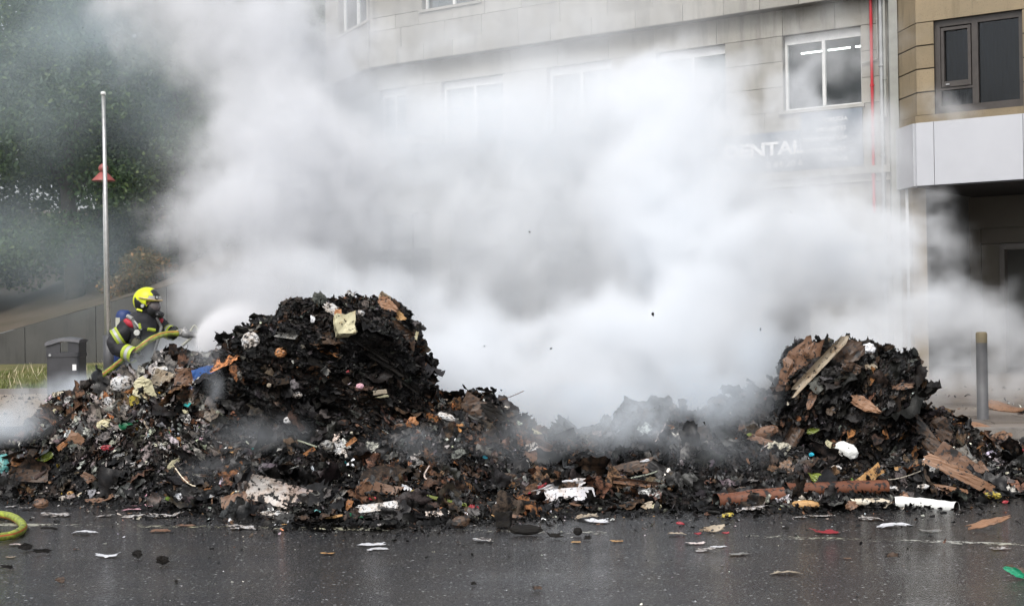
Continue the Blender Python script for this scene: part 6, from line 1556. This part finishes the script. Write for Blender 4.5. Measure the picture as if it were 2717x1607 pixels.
# ------------------------------------------------------------------ smoke and water spray (volumes)
def smoke_mat(name, colr, mult, aniso=0.0):
    m = bpy.data.materials.new(name); m.use_nodes = True; m.node_tree.nodes.clear(); t = NT(m.node_tree)
    out = t.new('ShaderNodeOutputMaterial'); pv_ = t.new('ShaderNodeVolumePrincipled')
    pv_.inputs['Color'].default_value = (*colr, 1); pv_.inputs['Density'].default_value = mult; pv_.inputs['Anisotropy'].default_value = aniso
    t.l.new(pv_.outputs[0], out.inputs['Volume']); return m
def volume(name, lo, hi, voxel, blobs, mat, label, warp=(0.5, .9, .18, 3.2), bill=(1.1, .38, .62, .25, 1.6), seed=0.0, cat=None, extra=None, erode=0.0):
    """blobs: (centre, radii, density, edge)  edge 0..1 = where the fall-off starts"""
    ng = bpy.data.node_groups.new(name + '_field', 'GeometryNodeTree')
    ng.interface.new_socket('Geometry', in_out='INPUT', socket_type='NodeSocketGeometry'); ng.interface.new_socket('Geometry', in_out='OUTPUT', socket_type='NodeSocketGeometry')
    t = NT(ng); N = t.new
    go = N('NodeGroupOutput'); pos = N('GeometryNodeInputPosition').outputs[0]
    def vmath(op, a, b=None, c=None):
        nd = N('ShaderNodeVectorMath', operation=op)
        for i, x in enumerate((a, b, c)):
            if x is None: continue
            if isinstance(x, bpy.types.NodeSocket): t.l.new(x, nd.inputs[i])
            else: nd.inputs[i].default_value = x
        return nd.outputs['Value'] if op in ('LENGTH', 'DOT_PRODUCT') else nd.outputs[0]
    p0 = vmath('ADD', pos, (seed, seed * 1.7, -seed))
    def nz_(vec, scale, detail, rough, out=1):
        nd = N('ShaderNodeTexNoise'); nd.inputs['Scale'].default_value = scale; nd.inputs['Detail'].default_value = detail; nd.inputs['Roughness'].default_value = rough
        t.l.new(vec, nd.inputs['Vector']); return nd.outputs[out]
    a1, s1, a2, s2 = warp
    w1 = vmath('MULTIPLY_ADD', vmath('SUBTRACT', nz_(p0, s1, 3, .55), (.5, .5, .5)), (a1 * 2, a1 * 2, a1 * 2), pos)
    w2 = vmath('MULTIPLY_ADD', vmath('SUBTRACT', nz_(p0, s2, 3, .55), (.5, .5, .5)), (a2 * 2, a2 * 2, a2 * 2), w1)
    tot = None
    for c, r, dn, eg in blobs:
        inv = (1 / r[0], 1 / r[1], 1 / r[2])
        q = vmath('MULTIPLY_ADD', w2, inv, (-c[0] * inv[0], -c[1] * inv[1], -c[2] * inv[2])); ln = vmath('LENGTH', q)
        mr = N('ShaderNodeMapRange', interpolation_type='SMOOTHSTEP'); t.l.new(ln, mr.inputs[0]); mr.inputs[1].default_value = eg; mr.inputs[2].default_value = 1.0; mr.inputs[3].default_value = dn; mr.inputs[4].default_value = 0.0
        tot = mr.outputs[0] if tot is None else t.math('ADD', tot, mr.outputs[0])
    bs, b0, b1, lo_, hi_ = bill
    n1 = nz_(w1, bs, 6, .66, 0)
    mr = N('ShaderNodeMapRange', interpolation_type='SMOOTHSTEP'); t.l.new(n1, mr.inputs[0]); mr.inputs[1].default_value = b0; mr.inputs[2].default_value = b1; mr.inputs[3].default_value = lo_; mr.inputs[4].default_value = hi_
    den = t.math('MULTIPLY', tot, mr.outputs[0])
    if erode:
        n5 = nz_(w1, 2.1, 5, .68, 0); mr = N('ShaderNodeMapRange', interpolation_type='SMOOTHSTEP'); t.l.new(n5, mr.inputs[0]); mr.inputs[1].default_value = .38; mr.inputs[2].default_value = .62; mr.inputs[3].default_value = erode; mr.inputs[4].default_value = 0.0
        den = t.math('MAXIMUM', t.math('SUBTRACT', den, mr.outputs[0]), 0.0)
    den = t.math('MULTIPLY', den, t.math('GREATER_THAN', den, .004))
    if extra: den = extra(t, vmath, pos, w2, den)
    vc = N('GeometryNodeVolumeCube'); t.l.new(den, vc.inputs['Density']); vc.inputs['Min'].default_value = lo; vc.inputs['Max'].default_value = hi
    for k, ax in enumerate('XYZ'): vc.inputs['Resolution ' + ax].default_value = max(4, int((hi[k] - lo[k]) / voxel))
    sm = N('GeometryNodeSetMaterial'); t.l.new(vc.outputs[0], sm.inputs[0]); sm.inputs['Material'].default_value = mat
    t.l.new(sm.outputs[0], go.inputs[0])
    vd = bpy.data.volumes.new(name); vd.materials.append(mat); o = bpy.data.objects.new(name, vd); col.objects.link(o)
    md = o.modifiers.new('field', 'NODES'); md.node_group = ng
    tag(o, label, cat or 'smoke', kind='stuff'); return o
def B(px, py, d, rx, ry, rd, dn, eg=.15):
    c = P(px, py, d); return ((c.x, c.y, c.z), (rx / FPX * d, rd, ry / FPX * d), dn, eg)
SM = smoke_mat('white_smoke', (.955, .975, .998), 1.0)
plume = [
 # dense white column between the bales
 B(1640, 1100, 16.0, 280, 170, 1.5, 2.4), B(1790, 950, 17.2, 330, 240, 2.2, 2.6), B(1860, 720, 18.5, 330, 300, 2.5, 2.5), B(1760, 500, 20.0, 300, 260, 2.6, 2.1), B(1820, 330, 21, 240, 200, 2.3, 1.5), B(1650, 260, 22.5, 260, 150, 2.0, 1.2), B(2080, 650, 20.5, 270, 240, 2.0, 1.3),
 B(1300, 1010, 16.6, 380, 200, 1.8, 2.2), B(1450, 900, 17.6, 400, 170, 2.0, 1.6), B(1180, 850, 17.6, 300, 160, 1.8, 1.5), B(950, 780, 17.2, 230, 130, 1.3, 1.6), B(830, 740, 18, 140, 90, 1.0, 1.2),
 B(1250, 620, 22, 520, 280, 3.0, .45), B(1150, 370, 24, 480, 200, 2.6, .45), B(1000, 150, 26, 460, 200, 2.4, .25), B(1500, 60, 26, 500, 120, 2.0, .2), B(2200, 120, 26, 300, 160, 2.0, .3),
 B(2300, 950, 19.0, 300, 170, 1.8, 1.1), B(2500, 840, 20.5, 240, 130, 1.4, 1.4), B(2440, 740, 20.5, 170, 170, 1.4, 1.1), B(2660, 900, 20.5, 190, 90, 1.2, .9), B(2420, 640, 22, 150, 200, 1.5, 1.2), B(2330, 420, 24, 150, 170, 1.5, .9), B(2230, 700, 21.5, 260, 320, 2.2, 1.3), B(2520, 300, 26, 150, 50, 1.0, .6), B(2600, 1000, 18.6, 280, 110, 1.3, .55), B(2170, 390, 23, 240, 150, 1.7, .95), B(1850, 220, 22.5, 230, 120, 2.0, 1.2), B(2105, 240, 23.5, 110, 150, 1.3, .9), B(2480, 520, 23.5, 60, 50, .8, .8),
]
left_plume = [
 B(680, 850, 19, 320, 280, 2.2, 1.0), B(680, 620, 21, 250, 300, 2.6, 1.4), B(740, 380, 22.5, 270, 300, 2.8, 1.4), B(640, 110, 24, 300, 220, 3.0, 1.0), B(600, -120, 25, 380, 260, 3.2, 1.0), B(420, 60, 25, 240, 200, 2.4, .55), B(870, 520, 22, 260, 360, 2.4, 1.2), B(500, 600, 22, 150, 110, 1.6, .6), B(510, 960, 18, 160, 120, 1.2, .8), B(850, 100, 24, 240, 260, 2.4, .8),
 B(600, 770, 21, 180, 110, 2.0, .8), B(400, -20, 25, 220, 110, 2.0, .5),
]
SMG = smoke_mat('grey_smoke', (.905, .915, .935), 1.0)
volume('smoke', (-10.5, 14.5, 0.0), (-.4, 29.5, 9.8), .085, left_plume, SMG, 'grey smoke drifting left over the bank and the edge of the apartment building', warp=(.75, .5, .30, 2.3), bill=(1.05, .38, .61, .15, 1.7), seed=2.3, erode=.34)
veil = [
 B(1150, 700, 25.5, 640, 520, 2.6, .60, .45), B(1750, 650, 24.5, 620, 480, 2.4, .60, .45), B(1080, 340, 26, 480, 200, 2.0, .85, .45), B(1560, 320, 25, 460, 210, 2.0, .85, .45), B(700, 500, 25, 300, 520, 2.4, .30, .2), B(2200, 430, 25, 200, 130, 1.4, .2, .2), B(1400, 70, 26.5, 800, 240, 2.4, .26, .2),
]
volume('smoke', (-8.5, 21.0, 0.0), (9.2, 31.5, 9.6), .16, veil, SM, 'even pale veil of smoke hanging in front of the granite facade', warp=(.8, .3, .2, 1.2), bill=(.5, .3, .7, .72, 1.25), seed=12.7)
haze_b = [
 B(270, 60, 34, 460, 260, 5, .12, .0), B(80, 260, 36, 460, 260, 5, .045, .0), B(120, 640, 34, 460, 260, 5, .045, .0), B(460, 250, 32, 240, 320, 4, .06, .0), B(300, 820, 28, 460, 200, 3.5, .015, .0),
]
SMB = smoke_mat('bluish_smoke', (.80, .92, 1.0), 1.0)
volume('smoke', (-16.5, 24.0, 0.0), (-2.0, 42.0, 13.0), .22, haze_b, SMB, 'thin bluish smoke drifting in front of the dark green trees', warp=(1.2, .35, .4, 1.4), bill=(.45, .38, .62, .15, 1.9), seed=8.3)
volume('smoke', (-5.5, 14.2, 0.0), (8.8, 28.0, 9.8), .075, plume, SM, 'thick white and grey smoke billowing up behind the burnt heap and veiling the building', warp=(.75, .5, .30, 2.3), bill=(1.05, .38, .61, .15, 1.7), seed=2.3, erode=.34)
# smoke drifting in front of / around the heap
SMF = smoke_mat('bluish_white_smoke', (.90, .95, 1.0), 1.0)
front_s = [
 B(35, 1120, 12.9, 120, 70, .6, 2.6), B(110, 1060, 14.6, 100, 50, .6, 1.8), B(190, 1035, 16.5, 110, 60, .8, 1.9), B(300, 1005, 15.8, 130, 50, .7, 1.5), B(460, 940, 15.8, 120, 60, .8, 1.0), B(560, 1010, 12.6, 28, 65, .25, 2.6), B(545, 950, 13.2, 60, 50, .4, 1.4), B(400, 870, 15.5, 60, 90, .5, .25), B(385, 985, 14.6, 90, 60, .4, 1.5), B(395, 930, 14.6, 60, 60, .3, 1.1),
 B(1700, 1120, 13.0, 270, 120, .8, 1.7), B(1850, 1040, 13.2, 260, 140, .8, 2.0), B(2010, 950, 13.6, 160, 130, .7, 1.6), B(1560, 1080, 13.9, 260, 90, .8, 2.2), B(1300, 1050, 14.2, 220, 60, .6, 1.4), B(1450, 1120, 13.2, 150, 60, .5, .9),
 B(1100, 1190, 12.4, 170, 70, .5, .5), B(700, 1150, 12.4, 200, 70, .6, .35), B(1420, 1180, 12.5, 210, 80, .6, .55), B(1900, 1190, 12.2, 220, 70, .5, .45), B(560, 1240, 12.0, 150, 40, .4, .18),
]
volume('smoke', (-5.6, 11.5, 0.0), (4.6, 17.6, 2.6), .05, front_s, SMF, 'low wisps of white and bluish smoke creeping over the heap', warp=(.13, 1.6, .06, 6), bill=(2.4, .40, .62, .0, 1.7), seed=5.1)
# water spray from the nozzle
a = FP(534, 889, -.02); b1_ = P(672, 868, 13.9); b2_ = P(600, 950, 13.9); tip = (b1_ + b2_) / 2
ax_ = (tip - a); Ls = ax_.length; ax_.normalize()
def cone(t, vmath, pos, w2, den):
    rel = vmath('SUBTRACT', w2, tuple(a)); s_ = vmath('DOT_PRODUCT', rel, tuple(ax_)); ln = vmath('LENGTH', rel)
    r_ = t.math('SQRT', t.math('MAXIMUM', t.math('SUBTRACT', t.math('MULTIPLY', ln, ln), t.math('MULTIPLY', s_, s_)), 0.0))
    q = t.math('DIVIDE', r_, t.math('ADD', t.math('MULTIPLY', s_, .36), .03))
    mr = t.new('ShaderNodeMapRange', interpolation_type='SMOOTHSTEP'); t.l.new(q, mr.inputs[0]); mr.inputs[1].default_value = .5; mr.inputs[2].default_value = 1.05; mr.inputs[3].default_value = 1; mr.inputs[4].default_value = 0
    g = t.math('MULTIPLY', mr.outputs[0], t.math('GREATER_THAN', s_, 0.0))
    g2 = t.math('DIVIDE', g, t.math('ADD', t.math('MULTIPLY', s_, 1.0), .12)); g2 = t.math('MULTIPLY', g2, 9.0)
    mr2 = t.new('ShaderNodeMapRange', interpolation_type='SMOOTHSTEP'); t.l.new(s_, mr2.inputs[0]); mr2.inputs[1].default_value = Ls * .9; mr2.inputs[2].default_value = Ls * 1.15; mr2.inputs[3].default_value = 1; mr2.inputs[4].default_value = 0
    return t.math('MULTIPLY', g2, mr2.outputs[0])
lo_ = [min(a[k], tip[k]) - .45 for k in range(3)]; hi_ = [max(a[k], tip[k]) + .45 for k in range(3)]
volume('water_spray', lo_, hi_, .02, [((0, 0, 0), (1, 1, 1), 1, .1)], smoke_mat('water_mist', (.99, .99, 1.0), 1.0), 'dense white fan of water spraying from the nozzle onto the large bale', warp=(.01, 3, .01, 9), cat='water spray', extra=cone)
